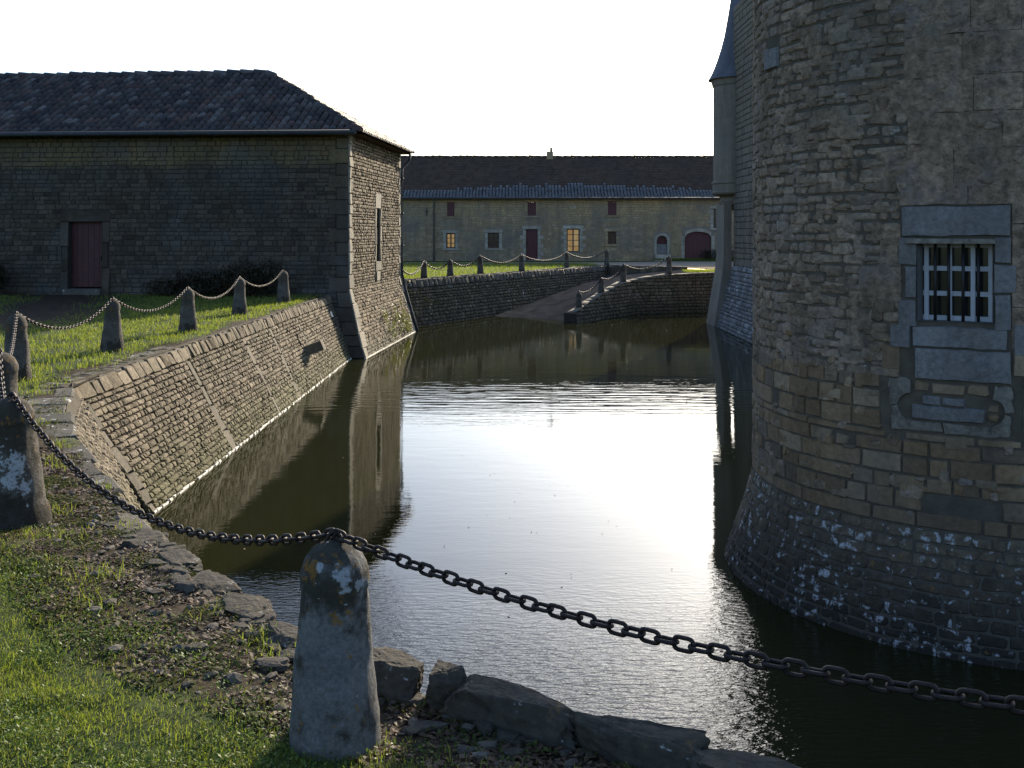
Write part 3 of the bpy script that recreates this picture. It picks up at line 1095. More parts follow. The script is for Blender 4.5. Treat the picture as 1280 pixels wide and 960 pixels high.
# little retaining kerb between road and ramp head
mb = MB()
kp = [(4.95, 52.9), (6.4, 51.25), (8.6, 50.15)]
for (x0, y0), (x1, y1) in zip(kp, kp[1:]):
    nseg = 8
    for i in range(nseg):
        a, b_ = i / nseg, (i + 1) / nseg
        A = (x0 + (x1 - x0) * a, y0 + (y1 - y0) * a)
        B = (x0 + (x1 - x0) * b_, y0 + (y1 - y0) * b_)
        zt = 1.68 + R.uniform(0, .03)
        mb.add([(A[0], A[1] - .02, .9), (B[0], B[1] - .02, .9), (B[0], B[1] - .02, zt), (A[0], A[1] - .02, zt), (A[0] + .15, A[1] + .3, zt), (B[0] + .15, B[1] + .3, zt)],
               [(0, 1, 2, 3), (3, 2, 5, 4)])
o = mb.build('kerb_wall', M['farwall'], smooth=False)
tag(o, 'low dark stone kerb between the gravel road and the head of the ramp', 'kerb')

# ------------------------------------------------------------------ farm range across the courtyard
YB = 62.2
bx = lambda x: (x - 640) * YB / 1280
bz = lambda y: EYE + (290 - y) * YB / 1280


def f_rng(u, v, d): return (u, YB - d, v)


root = thing('farm_range', 'long low farmhouse range across the courtyard with brown roof and red shutters', 'farmhouse', (4, YB, 1.65))
shut = [(559, 568, 252.5, 270.5), (659.5, 670, 252, 269.5), (760, 770.5, 251.5, 269)]
win = [('lit', 558, 569, 291.5, 310), ('dark', 610, 623.5, 291, 310), ('lit', 708.5, 724.5, 286, 315), ('dark', 760, 770, 289.5, 305), ('amber', 892, 904, 261, 285)]
rd = (657.5, 672, 286.5, 325.5)
ad = (821, 834, 294.5, 318)
gd = (856, 889, 289.5, 325.5)


def orect(p): return (bx(p[0]), bx(p[1]), bz(p[3]), bz(p[2]))


opens = [orect(s_) for s_ in shut] + [orect(w_[1:]) for w_ in win] + [orect(rd), orect(ad), orect(gd)]
RX0, RX1, REZ = -17.0, 21.0, bz(248)
mb = MB()
sheet(mb, f_rng, [RX0, RX1], [1.4, REZ], opens, 0, 1)
mb.quad((RX0, YB + 8.3, 1.4), (RX1, YB + 8.3, 1.4), (RX1, YB + 8.3, REZ), (RX0, YB + 8.3, REZ), 1)
for x_ in (RX0, RX1):
    mb.quad((x_, YB, 1.4), (x_, YB + 8.6, 1.4), (x_, YB + 8.6, REZ), (x_, YB, REZ), 1)
    mb.add([(x_, YB, REZ), (x_, YB + 8.6, REZ), (x_, YB + 4.3, bz(197) + .28)], [(0, 1, 2)], 1)
pad = [(o_[0] - .2, o_[1] + .2, o_[2] - .16, o_[3] + .2) for o_ in opens]
courses(mb, f_rng, RX0, RX1, 1.45, REZ, .15, .28, .009, pad, True, .004, .014, .014)
for o_ in opens:
    reveal(mb, f_rng, o_, 0, -.3, 1)
mb.build('wall', [M['range'], M['rmortar']], root, smooth=False)


def surround(parent, o_, arch=False, quoins=False, sill=True, m_=M['pale']):
    mb = MB()
    a, b_, c, e = o_
    v, k = c, 0
    while v < e - .05:
        h = min(R.uniform(.22, .34), e - v)
        w = .2 + (.16 if (quoins and k % 2) else 0)
        mb.stone(f_rng, a - w, a, v, v + h, .03, .004, .003, .01, False)
        mb.stone(f_rng, b_, b_ + w, v, v + h, .03, .004, .003, .01, False)
        v += h
        k += 1
    mb.stone(f_rng, a - .24, b_ + .24, e, e + .2, .035, .004, .003, .01, False)
    if sill:
        mb.stone(f_rng, a - .24, b_ + .24, c - .14, c, .07, .004, .003, .01, False)
    return mb.build('surround', m_, parent, smooth=False)


for s_ in shut:
    o_ = orect(s_)
    mb = MB()
    n_ = 4
    for i in range(n_):
        mb.box((o_[0] + (o_[1] - o_[0]) * i / n_ + .004, o_[2], -.06), (o_[0] + (o_[1] - o_[0]) * (i + 1) / n_ - .004, o_[3], -.02), 0, f_rng)
    sh = mb.build('shutter', M['red2'], root, smooth=False)
    surround(sh, o_, m_=M['range'])
for (kind, *p) in win:
    o_ = orect(p)
    a, b_, c, e = o_
    mb = MB()
    fr = .06
    for q in ((a, a + fr, c, e), (b_ - fr, b_, c, e), (a + fr, b_ - fr, c, c + fr), (a + fr, b_ - fr, e - fr, e), ((a + b_) / 2 - .04, (a + b_) / 2 + .04, c + fr, e - fr)):
        plank(mb, f_rng, q, -.16, .05)
    rows = 3 if p[3] - p[2] > 20 else 2
    for i in range(1, rows + 1):
        z_ = c + (e - c) * i / (rows + 1)
        for (q0, q1_) in ((a + fr, (a + b_) / 2 - .04), ((a + b_) / 2 + .04, b_ - fr)):
            plank(mb, f_rng, (q0, q1_, z_ - .018, z_ + .018), -.15, .035)
    wn_ = mb.build('window', M['brownframe'], root, smooth=False)
    mb = MB()
    plank(mb, f_rng, (a, b_, c, e), -.2, .02)
    pm = M['lit'] if kind == 'lit' else M['glass']
    mb.build('pane', pm, wn_, smooth=False)
    surround(wn_, o_, quoins=(p[3] - p[2] > 20), sill=(p[3] - p[2] < 25), m_=M['pale'] if p[3] - p[2] > 17 else M['range'])
o_ = orect(rd)
mb = MB()
for i in range(5):
    w_ = (o_[1] - o_[0]) / 5
    mb.box((o_[0] + w_ * i + .004, o_[2], -.16), (o_[0] + w_ * (i + 1) - .004, o_[3], -.1), 0, f_rng)
dr = mb.build('door', M['red2'], root, smooth=False)
surround(dr, o_, quoins=True, sill=False)
mb = MB()
mb.box((o_[0] + .08, o_[2] + 1.0, -.1), (o_[0] + .12, o_[2] + 1.12, -.06), 0, f_rng)
mb.build('handle', M['bar_iron'], dr, smooth=False)


def archfill(o_, rise_, mb, d0, th):        # masonry filling the corners above an arch within an opening
    a, b_, c, e = o_
    n_ = 14
    for i in range(n_):
        t0, t1 = i / n_, (i + 1) / n_
        x0, x1 = a + (b_ - a) * t0, a + (b_ - a) * t1
        z0 = e - rise_ + rise_ * math.sqrt(max(0, 1 - (2 * t0 - 1) ** 2))
        z1 = e - rise_ + rise_ * math.sqrt(max(0, 1 - (2 * t1 - 1) ** 2))
        mb.add([f_rng(x0, z0, d0), f_rng(x1, z1, d0), f_rng(x1, e, d0), f_rng(x0, e, d0), f_rng(x0, z0, d0 - th), f_rng(x1, z1, d0 - th)], [(0, 1, 2, 3), (4, 5, 1, 0)])


o_ = orect(ad)
mb = MB()
plank(mb, f_rng, (o_[0], o_[1], o_[2], o_[2] + .62), -.14, .05)
dr = mb.build('arched_door', M['greydoor'], root, smooth=False)
mb = MB()
plank(mb, f_rng, (o_[0], o_[1], o_[2] + .62, o_[3]), -.22, .04)
mb.build('upper_leaf', M['red'], dr, smooth=False)
mb = MB()
archfill(o_, .3, mb, .03, .2)
for k in (0, 1):
    v = o_[2]
    while v < o_[3] - .3:
        a = o_[0] - .16 if k == 0 else o_[1]
        mb.stone(f_rng, a, a + .16, v, v + .26, .03, .004, .003, .01, False)
        v += .26
for i in range(7):
    a0, a1 = math.pi * i / 7, math.pi * (i + 1) / 7
    cx_, rx_ = (o_[0] + o_[1]) / 2, (o_[1] - o_[0]) / 2
    pt = lambda an, k: f_rng(cx_ + (rx_ + k) * math.cos(an), o_[3] - .3 + (.3 + k) * math.sin(an), .045)
    mb.quad(pt(a0 + .02, 0), pt(a1 - .02, 0), pt(a1 - .02, .17), pt(a0 + .02, .17))
mb.box((o_[0] - .15, 1.5, -.05), (o_[1] + .15, o_[2], .5), 0, f_rng)
mb.build('surround', M['pale'], dr, smooth=False)
o_ = orect(gd)
mb = MB()
for i in range(10):
    w_ = (o_[1] - o_[0]) / 10
    mb.box((o_[0] + w_ * i + .005, o_[2], -.2), (o_[0] + w_ * (i + 1) - .005, o_[3], -.14), 0, f_rng)
gdo = mb.build('carriage_door', M['red2'], root, smooth=False)
mb = MB()
archfill(o_, .34, mb, .028, .17)
for i in range(11):
    t0, t1 = i / 11, (i + 1) / 11
    zz = lambda tt: o_[3] - .34 + .34 * math.sqrt(max(0, 1 - (2 * tt - 1) ** 2))
    x0, x1 = o_[0] + (o_[1] - o_[0]) * t0, o_[0] + (o_[1] - o_[0]) * t1
    mb.quad(f_rng(x0 + .01, zz(t0), .045), f_rng(x1 - .01, zz(t1), .045), f_rng(x1 - .01, zz(t1) + .2, .045), f_rng(x0 + .01, zz(t0) + .2, .045))
for a in (o_[0] - .22, o_[1]):
    v = o_[2]
    while v < o_[3] - .3:
        mb.stone(f_rng, a, a + .22, v, v + .3, .03, .004, .003, .01, False)
        v += .3
mb.build('surround', M['pale'], gdo, smooth=False)
# roof: steep brown field, flatter canal-tile eaves, sky reflection put into their grey
mb = MB()
RY, RZR = YB + 4.3, bz(197) * 1.0 + (290 - 197) * 4.3 / 1280
ez_ = REZ + .03
ky, kz = YB + .35, bz(240) + .03
mb.quad((RX0, ky, kz), (RX1, ky, kz), (RX1, RY, RZR), (RX0, RY, RZR), 0)
mb.quad((RX1, RY + 4.3, ez_), (RX0, RY + 4.3, ez_), (RX0, RY, RZR), (RX1, RY, RZR), 0)
mb.quad((RX0, YB - .35, ez_), (RX1, YB - .35, ez_), (RX1, ky, kz), (RX0, ky, kz), 0)
mb.quad((RX0, YB - .35, ez_ - .02), (RX0, YB + .02, ez_ - .02), (RX1, YB + .02, ez_ - .02), (RX1, YB - .35, ez_ - .02), 0)
sv = Vector((0, RY - ky, RZR - kz))
ql = sv.length
sv.normalize()
nv_ = Vector((0, -sv.z, sv.y))
# flat tiles in overlapping rows
r_ = 0
q = 0.0
while q < ql - .05:
    p = RX0 - (.1 if r_ % 2 else 0)
    while p < RX1:
        w = .2
        A = Vector((p + .004, ky, kz)) + sv * (q - .02)
        j = R.uniform(-.006, .006)
        mb.add([A + nv_ * (.05 + j), A + Vector((w - .008, 0, 0)) + nv_ * (.05 + j), A + Vector((w - .008, 0, 0)) + sv * .26 + nv_ * (.02 + j), A + sv * .26 + nv_ * (.02 + j),
                A + nv_ * (.02 + j), A + Vector((w - .008, 0, 0)) + nv_ * (.02 + j)], [(0, 1, 2, 3), (4, 5, 1, 0)], 0)
        p += w
    q += .22
    r_ += 1
s4 = Vector((0, ky - YB + .35, kz - ez_))
q4 = s4.length
s4.normalize()
n4 = Vector((0, -s4.z, s4.y))
tiles(mb, Vector((RX0, YB - .38, ez_)), Vector((1, 0, 0)), s4, n4, RX1 - RX0, q4, lambda p, q: True, .2, .3, .085, 1)
# scalloped patch of canal tiles up the field stands in for sky glints


def patch(p, q):
    x = p + RX0
    return q < .75 * max(0, 1 - abs(x - 3.8) / 7.2) ** .6 * (1 + .9 * noise.noise(Vector((x * .9, 0, 3)))) + .45 * noise.noise(Vector((x * 4.1, q * 5, 1)))


tiles(mb, Vector((RX0, ky, kz)) + nv_ * .05, Vector((1, 0, 0)), sv, nv_, RX1 - RX0, 1.3, patch, .2, .3, .085, 1)
ridge(mb, Vector((RX0, RY, RZR)), Vector((RX1, RY, RZR)), .13, .45)
rf = mb.build('roof', [M['rtile'], M['eavetile']], root)
mb = MB()
cxx = 687.5 * 1 - 640
cX, cY = cxx * RY / 1280, RY
mb.box((cX - .22, cY - .25, RZR - .6), (cX + .2, cY + .25, RZR + .38))
mb.box((cX - .0, cY - .2, RZR + .38), (cX + .16, cY + .2, RZR + .62))
mb.box((cX + .02, cY - .12, RZR + .62), (cX + .1, cY + .12, RZR + .78))
mb.build('chimney', M['range'], rf, smooth=False)
mb = MB()
mb.tube([(RX0, YB - .42, ez_ - .03), (RX1, YB - .42, ez_ - .03)], .06, 8)
mb.build('gutter', M['zinc'], root)
mb = MB()
dx_ = bx(542.5)
mb.tube([(dx_, YB - .4, ez_ - .05), (dx_, YB - .08, ez_ - .3), (dx_, YB - .08, 1.6)], .04, 8)
mb.build('drainpipe', M['zinc2'], root)
mb = MB()
ax_ = bx(533.5)
mb.box((ax_ - .025, bz(269.5), .025), (ax_ + .025, bz(259.5), .05), 0, f_rng)
mb.box((ax_ - .09, bz(264.5) - .02, .02), (ax_ + .09, bz(264.5) + .02, .045), 0, f_rng)
mb.build('wall_tie', M['bar_iron'], root, smooth=False)
mb = MB()
ox_, oz_ = bx(716), bz(258.5)
for i in range(14):
    a0, a1 = 2 * math.pi * i / 14, 2 * math.pi * (i + 1) / 14
    q = lambda an, rx, rz, d: f_rng(ox_ + rx * math.cos(an), oz_ + rz * math.sin(an), d)
    mb.quad(q(a0, .08, .06, .03), q(a1, .08, .06, .03), q(a1, .18, .13, .04), q(a0, .18, .13, .04))
    mb.quad(q(a0, .18, .13, .04), q(a1, .18, .13, .04), q(a1, .19, .14, -.01), q(a0, .19, .14, -.01))
mb.build('oval_vent', M['pale'], root, smooth=False)
mb = MB()
mb.box((6.5 + 3.0, YB - .9, 1.5), (20, YB - .02, 1.72))
mb.v = [(x, y, z + (.0 if y < YB - .5 else .06)) for x, y, z in mb.v]
tag(mb.build('grass_verge', M['court'], smooth=False), kind='structure')

# ------------------------------------------------------------------ near round tower
TC, TR, TB = (4.74, 10.35), 2.235, 2.53
TTOP = 9.5


def t_r(v):
    return TR + (TB - TR) * max(0, 1 - v / .95) ** 1.1


def f_tow(u, v, d):     # u is arc length on the radius TR, measured from the side that faces the camera axis
    ph = u / TR
    r = t_r(v) + d + .02 * noise.noise(Vector((ph * 2.2, v * 1.2, 6)))
    return (TC[0] + r * math.sin(ph), TC[1] - r * math.cos(ph), v + (.2 * d if v < .95 else 0))


def ph(deg): return math.radians(deg) * TR


root = thing('round_tower', 'massive round stone tower standing in the moat on the right, with a barred window', 'tower', (TC[0], TC[1], 0))
WO = (ph(-37.0), ph(-22.3), 2.66, 3.31)
mb = MB()
sheet(mb, f_tow, lin(ph(-180), ph(180), 180), lin(-.4, .95, 14) + lin(1.1, TTOP, 70), [WO], -.005, 1)
mb.lathe([(TR + .02, TTOP - .01), (.01, TTOP + .4)], TC, 40, 1)
# zones
A0, A1 = ph(-112), ph(40)
wx0, wx1 = ph(-40.5), ph(-18.8)
sur = (wx0, wx1, 2.16, 3.62)
v = 2.45
while v < TTOP - .1:                        # large worn blocks, biting irregularly into the rubble
    h = R.uniform(.24, .36)
    courses(mb, f_tow, ph(-45) + R.uniform(-.22, .22), A1, v, v + h, h * 1.2, .6, .007, [sur, (ph(-50), ph(-38), 2.2, 2.62)], True, .0002, .006, .004, 2, slab=2)
    v += h
for (a, b_, v0, v1) in ((A0, ph(-39), 2.15, TTOP),):
    courses(mb, f_tow, a, b_, v0, v1, .098, .17, .009, [(ph(-84), ph(-76.5), 4.95, 5.22), sur], True, .0015, .03, .018, 0, big=.15)
for k in range(760):
    u, v = R.uniform(A0, ph(-46)), R.uniform(2.15, 7.0)
    if ph(-84.5) < u + .1 < ph(-74) and 4.85 < v < 5.25: continue
    mb.stone(f_tow, u, u + R.uniform(.07, .26), v, v + R.uniform(.05, .15), R.uniform(.008, .017), .001, .03, .02, True, 0)
for k in range(190):
    u, v = R.uniform(ph(-44), ph(-8)), R.uniform(2.4, 7.0)
    if wx0 - .3 < u < wx1 + .05 and v < 3.7: continue
    mb.stone(f_tow, u, u + R.uniform(.08, .3), v, v + R.uniform(.06, .18), R.uniform(.006, .013), .001, .04, .03, True, R.choice((0, 2, 2)))
courses(mb, f_tow, A0, A1, .93, 1.72, .15, .27, .012, (), False, .003, .012, .010, 3, big=.22, slab=True)
courses(mb, f_tow, A0, ph(-45), 1.72, 2.2, .14, .22, .012, (), False, .003, .012, .010, 3, big=.15, slab=True)
courses(mb, f_tow, ph(-45), A1, 1.72, 2.45, .17, .3, .012, [sur, (ph(-45.2), ph(-16.8), 1.72, 2.2)], False, .003, .014, .01, 3, big=.15, slab=True)
courses(mb, f_tow, A0, A1, -.05, .93, .095, .17, .007, (), True, .0005, .03, .014, 4)
for _ in range(150):
    u, v = R.uniform(A0, ph(-17)), R.uniform(.95, 2.42)
    if wx0 - .12 < u < wx1 + .1 and v > 1.6: continue
    if u > ph(-46) and v > 1.62: continue
    mb.stone(f_tow, u, u + R.uniform(.07, .2), v, v + R.uniform(.05, .13), .018, .002, .025, .016, True, R.choice((0, 3)))
mb.slab(f_tow, wx0 - .02, (wx0 + wx1) / 2 + .1, 3.62, 3.80, .010, .0002, .006, 2, -.004)
mb.slab(f_tow, (wx0 + wx1) / 2 + .1, wx1 + .02, 3.62, 3.80, .008, .0002, .006, 2, -.004)
# pale squared block let into the rubble
mb.stone(f_tow, ph(-83.6), ph(-77), 4.98, 5.2, .035, .004, .01, .012, False, 5)
# dressed stones round the window
for (a, b_, c, e) in ((wx0, wx1, 3.36, 3.62), (wx0 - .02, WO[0], 3.12, 3.36), (wx0 + .03, WO[0], 2.84, 3.12), (wx0 - .03, WO[0], 2.60, 2.84), (WO[1], wx1, 3.14, 3.36), (WO[1], wx1 + .04, 2.9, 3.14), (WO[1], wx1, 2.6, 2.9),
                      (ph(-38.2), ph(-19.5), 2.44, 2.62), (ph(-37.8), ph(-18.8), 2.17, 2.44), (ph(-18.6), ph(-10), 2.4, 2.66), (ph(-43), ph(-38.4), 2.42, 2.62)):
    mb.slab(f_tow, a, b_, c, e, .026, .002, .010, 5, rough=.009)
reveal(mb, f_tow, WO, .02, -.3, 5)
# blocked gun port: carved pale stones with hollowed inner edges round a long slot, filled with plain blocks
oc, oz = (ph(-44) + ph(-17.3)) / 2, 1.94
oa, orr = .41, .115


def slot_stone(pin, mx, mzs, deep=.024):
    inn, outr = [], []
    for (x, z) in pin:
        cx_ = max(-oa + orr, min(oa - orr, x))
        dx, dz = x - cx_, z
        ln = max(1e-6, math.hypot(dx, dz))
        dx, dz = dx / ln, dz / ln
        k = min((orr + mx) / max(1e-6, abs(dx)), (orr + mzs) / max(1e-6, abs(dz)))
        inn.append((oc + x, oz + z))
        outr.append((oc + cx_ + dx * k, oz + dz * k + R.uniform(-.006, .006)))
    k = len(inn)
    ragged = lambda p, a: (p[0] + a * noise.noise(Vector((p[0] * 14, p[1] * 14, 2))), p[1] + a * noise.noise(Vector((p[0] * 14, p[1] * 14, 9))))
    inn, outr = [ragged(p, .012) for p in inn], [ragged(p, .03) for p in outr]
    vs = [f_tow(*p, deep + .012 * noise.noise(Vector((p[0] * 9, p[1] * 9, 5)))) for p in inn] + [f_tow(*p, deep - .008 + .014 * noise.noise(Vector((p[0] * 9, p[1] * 9, 15)))) for p in outr] + [f_tow(*p, -.04) for p in inn] + [f_tow(*p, -.02) for p in outr]
    fs = []
    for i in range(k - 1):
        fs += [(i, k + i, k + i + 1, i + 1), (i, i + 1, 2 * k + i + 1, 2 * k + i), (k + i, 3 * k + i, 3 * k + i + 1, k + i + 1)]
    for i in (0, k - 1):
        fs.append((i, k + i, 3 * k + i, 2 * k + i))
    mb.add(vs, fs, 6)


arc = lambda sx, a0, a1, n_=9: [(sx * (oa - orr) + orr * math.cos(math.radians(a0 + (a1 - a0) * i / n_)), orr * math.sin(math.radians(a0 + (a1 - a0) * i / n_))) for i in range(n_ + 1)]
slot_stone(arc(-1, 178, 92), .07, .11)
slot_stone(arc(-1, 183, 270) + [(-.18, -orr), (-.06, -orr)], .05, .075)
slot_stone([(-.045, -orr), (.1, -orr)] + arc(1, 270, 356), .05, .085)
slot_stone(arc(1, 2, 80), .06, .10)
courses(mb, f_tow, oc - .30, oc + .27, oz - .10, oz + .02, .12, .5, .02, (), False, .004, .016, .012, 5, slab=2)
courses(mb, f_tow, oc - .22, oc + .12, oz + .02, oz + .10, .08, .2, .016, (), False, .004, .014, .012, 5, slab=2)
courses(mb, f_tow, oc + .28, oc + .38, oz - .08, oz + .07, .08, .1, .012, (), True, .004, .014, .012, 3)
courses(mb, f_tow, oc - oa + .13, oc + .30, oz + .12, oz + .22, .1, .2, .012, (), True, .004, .014, .012, 3)
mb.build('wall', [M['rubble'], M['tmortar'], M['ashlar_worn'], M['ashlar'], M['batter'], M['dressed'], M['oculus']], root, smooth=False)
# window in its own flat frame
wph = (WO[0] + WO[1]) / 2 / TR
wo = Vector((TC[0] + TR * math.sin(wph), TC[1] - TR * math.cos(wph), 0))
wt = Vector((math.cos(wph), math.sin(wph), 0))
wnr = Vector((math.sin(wph), -math.cos(wph), 0))


def f_win(u, v, d):
    p = wo + wt * u + wnr * d
    return (p.x, p.y, v)


hw = (WO[1] - WO[0]) / 2
mb = MB()
l_, r_, b_z, t_z = -hw + .02, hw, 2.66, 3.31
fw = .035
cols_ = [l_ + .03, l_ + .225, l_ + .405, r_]
for x in (l_ + .03, l_ + .21, l_ + .39, r_ - .03):
    plank(mb, f_win, (x - fw / 2, x + fw / 2, b_z, t_z), -.2, .05)
for z_ in (b_z + .02, b_z + .225, b_z + .435, t_z - .02):
    mb.box((l_, z_ - .02, -.19), (r_, z_ + .02, -.165), 0, f_win)
wf = mb.build('window', M['frame'], root, smooth=False)
mb = MB()
plank(mb, f_win, (-hw - .05, hw + .05, b_z - .03, t_z + .03), -.24, .02)
mb.build('pane', M['glass'], wf, smooth=False)
for x in (-.16, -.055, .055, .17):
    mb = MB()
    a, b_ = f_win(x, b_z - .03, -.09), f_win(x, t_z + .03, -.09)
    mb.tube([a, b_], .014, 8)
    mb.build('iron_bar', M['bar_iron'], wf)
mb = MB()
mb.box((-hw - .09, 3.305, -.1), (hw + .02, 3.345, .045), 0, f_win)
mb.build('drip_ledge', M['oculus'], wf, smooth=False)

# ------------------------------------------------------------------ chateau wing with corner turret (behind the tower)
root = thing('castle_wing', 'tall grey castle wing behind the round tower, with a slate-capped corner turret', 'castle wing', (10, 34, 0))
CX = 8.02


def f_ch(u, v, d):      # u runs along y
    fl = .62 * max(0, 1 - v / 2.35)
    return (CX - fl - d, u, v)


CW0, CW1, CWT = 30.5, 37.0, 11.5
mb = MB()
sl = (33.45, 33.7, 6.9, 7.8)
sheet(mb, f_ch, lin(CW0, CW1, 6), [-.3, .6, 1.2, 1.8, 2.35, 5, 8, CWT], [sl], -.01, 1)
courses(mb, f_ch, CW0, CW1, 2.2, CWT, .22, .4, .018, [(sl[0] - .15, sl[1] + .15, sl[2] - .2, sl[3] + .3)], True, .006, .012, .02, 0)
courses(mb, f_ch, CW0, CW1, -.05, 2.2, .13, .24, .03, (), True, .008, .015, .022, 2)
for (a, b_, c, e) in ((sl[0] - .15, sl[0], 6.9, 7.8), (sl[1], sl[1] + .15, 6.9, 7.8), (sl[0] - .15, sl[1] + .15, 7.8, 8.1), (sl[0] - .15, sl[1] + .15, 6.7, 6.9)):
    mb.stone(f_ch, a, b_, c, e, .04, .004, .004, .01, False, 3)
reveal(mb, f_ch, sl, 0, -.3, 1)
plank(mb, f_ch, sl, -.35, .02, 4)
mb.box((CX, CW0, -.3), (CX + 8, CW0 + .02, CWT), 0)
mb.box((CX + .01, CW1 - .02, -.3), (CX + 8, CW1, CWT), 0)
mb.box((CX, CW0, CWT - .01), (CX + 8, CW1, CWT + .01), 0)
mb.build('wall', [M['chateau'], M['tmortar'], M['chateau_foot'], M['turret'], M['dark']], root, smooth=False)
mb = MB()
# corner buttress under the turret, spreading at its foot
zs = [-.3, .5, 1.0, 1.5, 2.0, 2.6, 3.4, 4.45]
for z0, z1 in zip(zs, zs[1:]):
    q = [.38 * max(0, 1 - z / 2.3) for z in (z0, z1)]
    A = [(7.66 - q[0], 37.02 - q[0] * .5, z0), (7.94, 37.02 - q[0] * .5, z0), (7.94, 37.02 - q[1] * .5, z1), (7.66 - q[1], 37.02 - q[1] * .5, z1)]
    mb.add(A, [(0, 1, 2, 3)])
    mb.quad((7.66 - q[0], 37.02 - q[0] * .5, z0), (7.66 - q[1], 37.02 - q[1] * .5, z1), (7.66 - q[1], 38.4, z1), (7.66 - q[0], 38.4, z0))
    mb.quad((7.94, 37.02 - q[0] * .5, z0), (7.94, 38.4, z0), (7.94, 38.4, z1), (7.94, 37.02 - q[1] * .5, z1))
mb.build('buttress', M['turret'], root, smooth=False)
mb = MB()
tc_ = (8.33, 37.6)
mb.lathe([(.45, 4.2), (.62, 4.35), (.70, 4.42), (.74, 4.5), (.66, 4.53), (.66, 4.66), (.80, 4.72), (.97, 4.78), (1.0, 4.84), (.95, 4.88), (.95, 5.14), (.985, 5.17), (.985, 5.22), (.925, 5.25), (.92, 8.7), (.97, 8.76), (.99, 8.9), (1.02, 9.0), (.5, 9.02)], tc_, 40)
def f_tur(u, v, d):
    return (tc_[0] + (.92 + d) * math.sin(u / .92), tc_[1] - (.92 + d) * math.cos(u / .92), v)


courses(mb, f_tur, -1.9, .9, 5.26, 8.7, .24, .42, .006, (), False, .002, .006, .006, 0, slab=True)
tu = mb.build('turret', M['turret'], root, smooth=False)
mb = MB()
mb.lathe([(1.12, 8.97), (1.0, 9.18), (.9, 9.4), (.78, 9.72), (.66, 10.1), (.54, 10.55), (.42, 11.2), (.3, 11.95), (.15, 12.8), (.02, 13.6)], tc_, 40)
mb.build('cone_roof', M['slate'], tu)

# ------------------------------------------------------------------ bollards
def bollard_mat(name, seed, spots=(), orange=.6, dark=.5, foot=.8, base=((.085, .078, .066), (.135, .125, .108))):
    m, nt, b = nodes(name)
    t = NT(nt)
    c = t.mix(t.step(t.noise(5, 6, .65), .38, .62), base[0], base[1])
    c = t.mix(1.0, c, t.ramp(t.noise(60, 5, .7), [(.3, (.6,) * 3), (.7, (1.3,) * 3)]), 'MULTIPLY')
    zz = t.z()[2]
    up = t.step(zz, .34, .54)
    c = t.mix(t.math('MULTIPLY', t.step(t.math('ADD', t.noise(7, 6, .65), t.math('MULTIPLY', up, .16)), .54, .64), dark), c, (.04, .034, .022))
    c = t.mix(t.math('MULTIPLY', t.step(t.math('ADD', t.noise(6, 5, .65), t.math('MULTIPLY', t.step(zz, .3, .1), .16)), .58, .66), foot), c, (.025, .022, .016))
    c = t.mix(t.math('MULTIPLY', t.step(t.math('ADD', t.noise(16, 5, .7), t.math('MULTIPLY', up, .05)), .62, .67), orange), c, (.26, .135, .03))
    c = t.mix(t.math('MULTIPLY', t.step(t.noise(24, 4, .6), .70, .73), .8), c, (.48, .49, .48))
    for p, r in spots:
        c = t.mix(t.math('MULTIPLY', t.spot(p, r, .35, 1.6, 42), t.step(t.noise(75, 4, .7), .34, .46)), c, t.mix(t.noise(30, 5, .7), (.26, .27, .27), (.52, .545, .56)))
    t.link(c, b.inputs['Base Color'])
    b.inputs['Roughness'].default_value = .93
    b.inputs['Specular IOR Level'].default_value = .2
    t.link(t.bump(t.noise(38, 9, .72), 1.0, .025), b.inputs['Normal'])
    return m


def bollard(x, y, z, label, seed, h=.75, r0=.15, r1=.112, m=None, group='stone bollards joined by chains', cap=True, foot=0, n=26):
    o = thing('bollard', label, 'bollard', (x, y, z), group)
    mb = MB()
    rr = random.Random(seed)
    prof = [(r0 * 1.06 + foot, -.12), (r0 * 1.03 + foot * .8, 0), (r0 * 1.02 + foot * .35, .06)]
    sh = h - .17
    for i in range(1, 9):
        k = i / 9
        prof.append((r0 + (r1 - r0) * k, .06 + (sh - .06) * k))
    prof += [(r1 * 1.0, sh), (r1 * (1.05 if cap else .99), sh + .015), (r1 * (1.05 if cap else .97), sh + .055), (r1 * .98, sh + .085), (r1 * .86, sh + .115), (r1 * .66, sh + .142), (r1 * .4, sh + .16), (r1 * .12, sh + .168)]
    mb.lathe(prof, (0, 0), n, 0, .012, seed)
    t_ = (rr.uniform(-.02, .02), rr.uniform(-.02, .02))
    mb.v = [(a + t_[0] * c, b_ + t_[1] * c, c) for a, b_, c in mb.v]
    sh_ = mb.build('shaft', m or M['boll'])
    sh_.parent = o
    mb = MB()
    lx, ly = t_[0] * h, t_[1] * h
    pts = []
    for i in range(9):
        a = math.pi * i / 8
        pts.append((lx + .028 * math.cos(a), ly, h - .03 + .055 * math.sin(a)))
    mb.tube(pts, .008, 6)
    st = mb.build('staple', M['iron'])
    st.parent = o
    o['top'] = [x + lx, y + ly, z + h + .018]
    return o


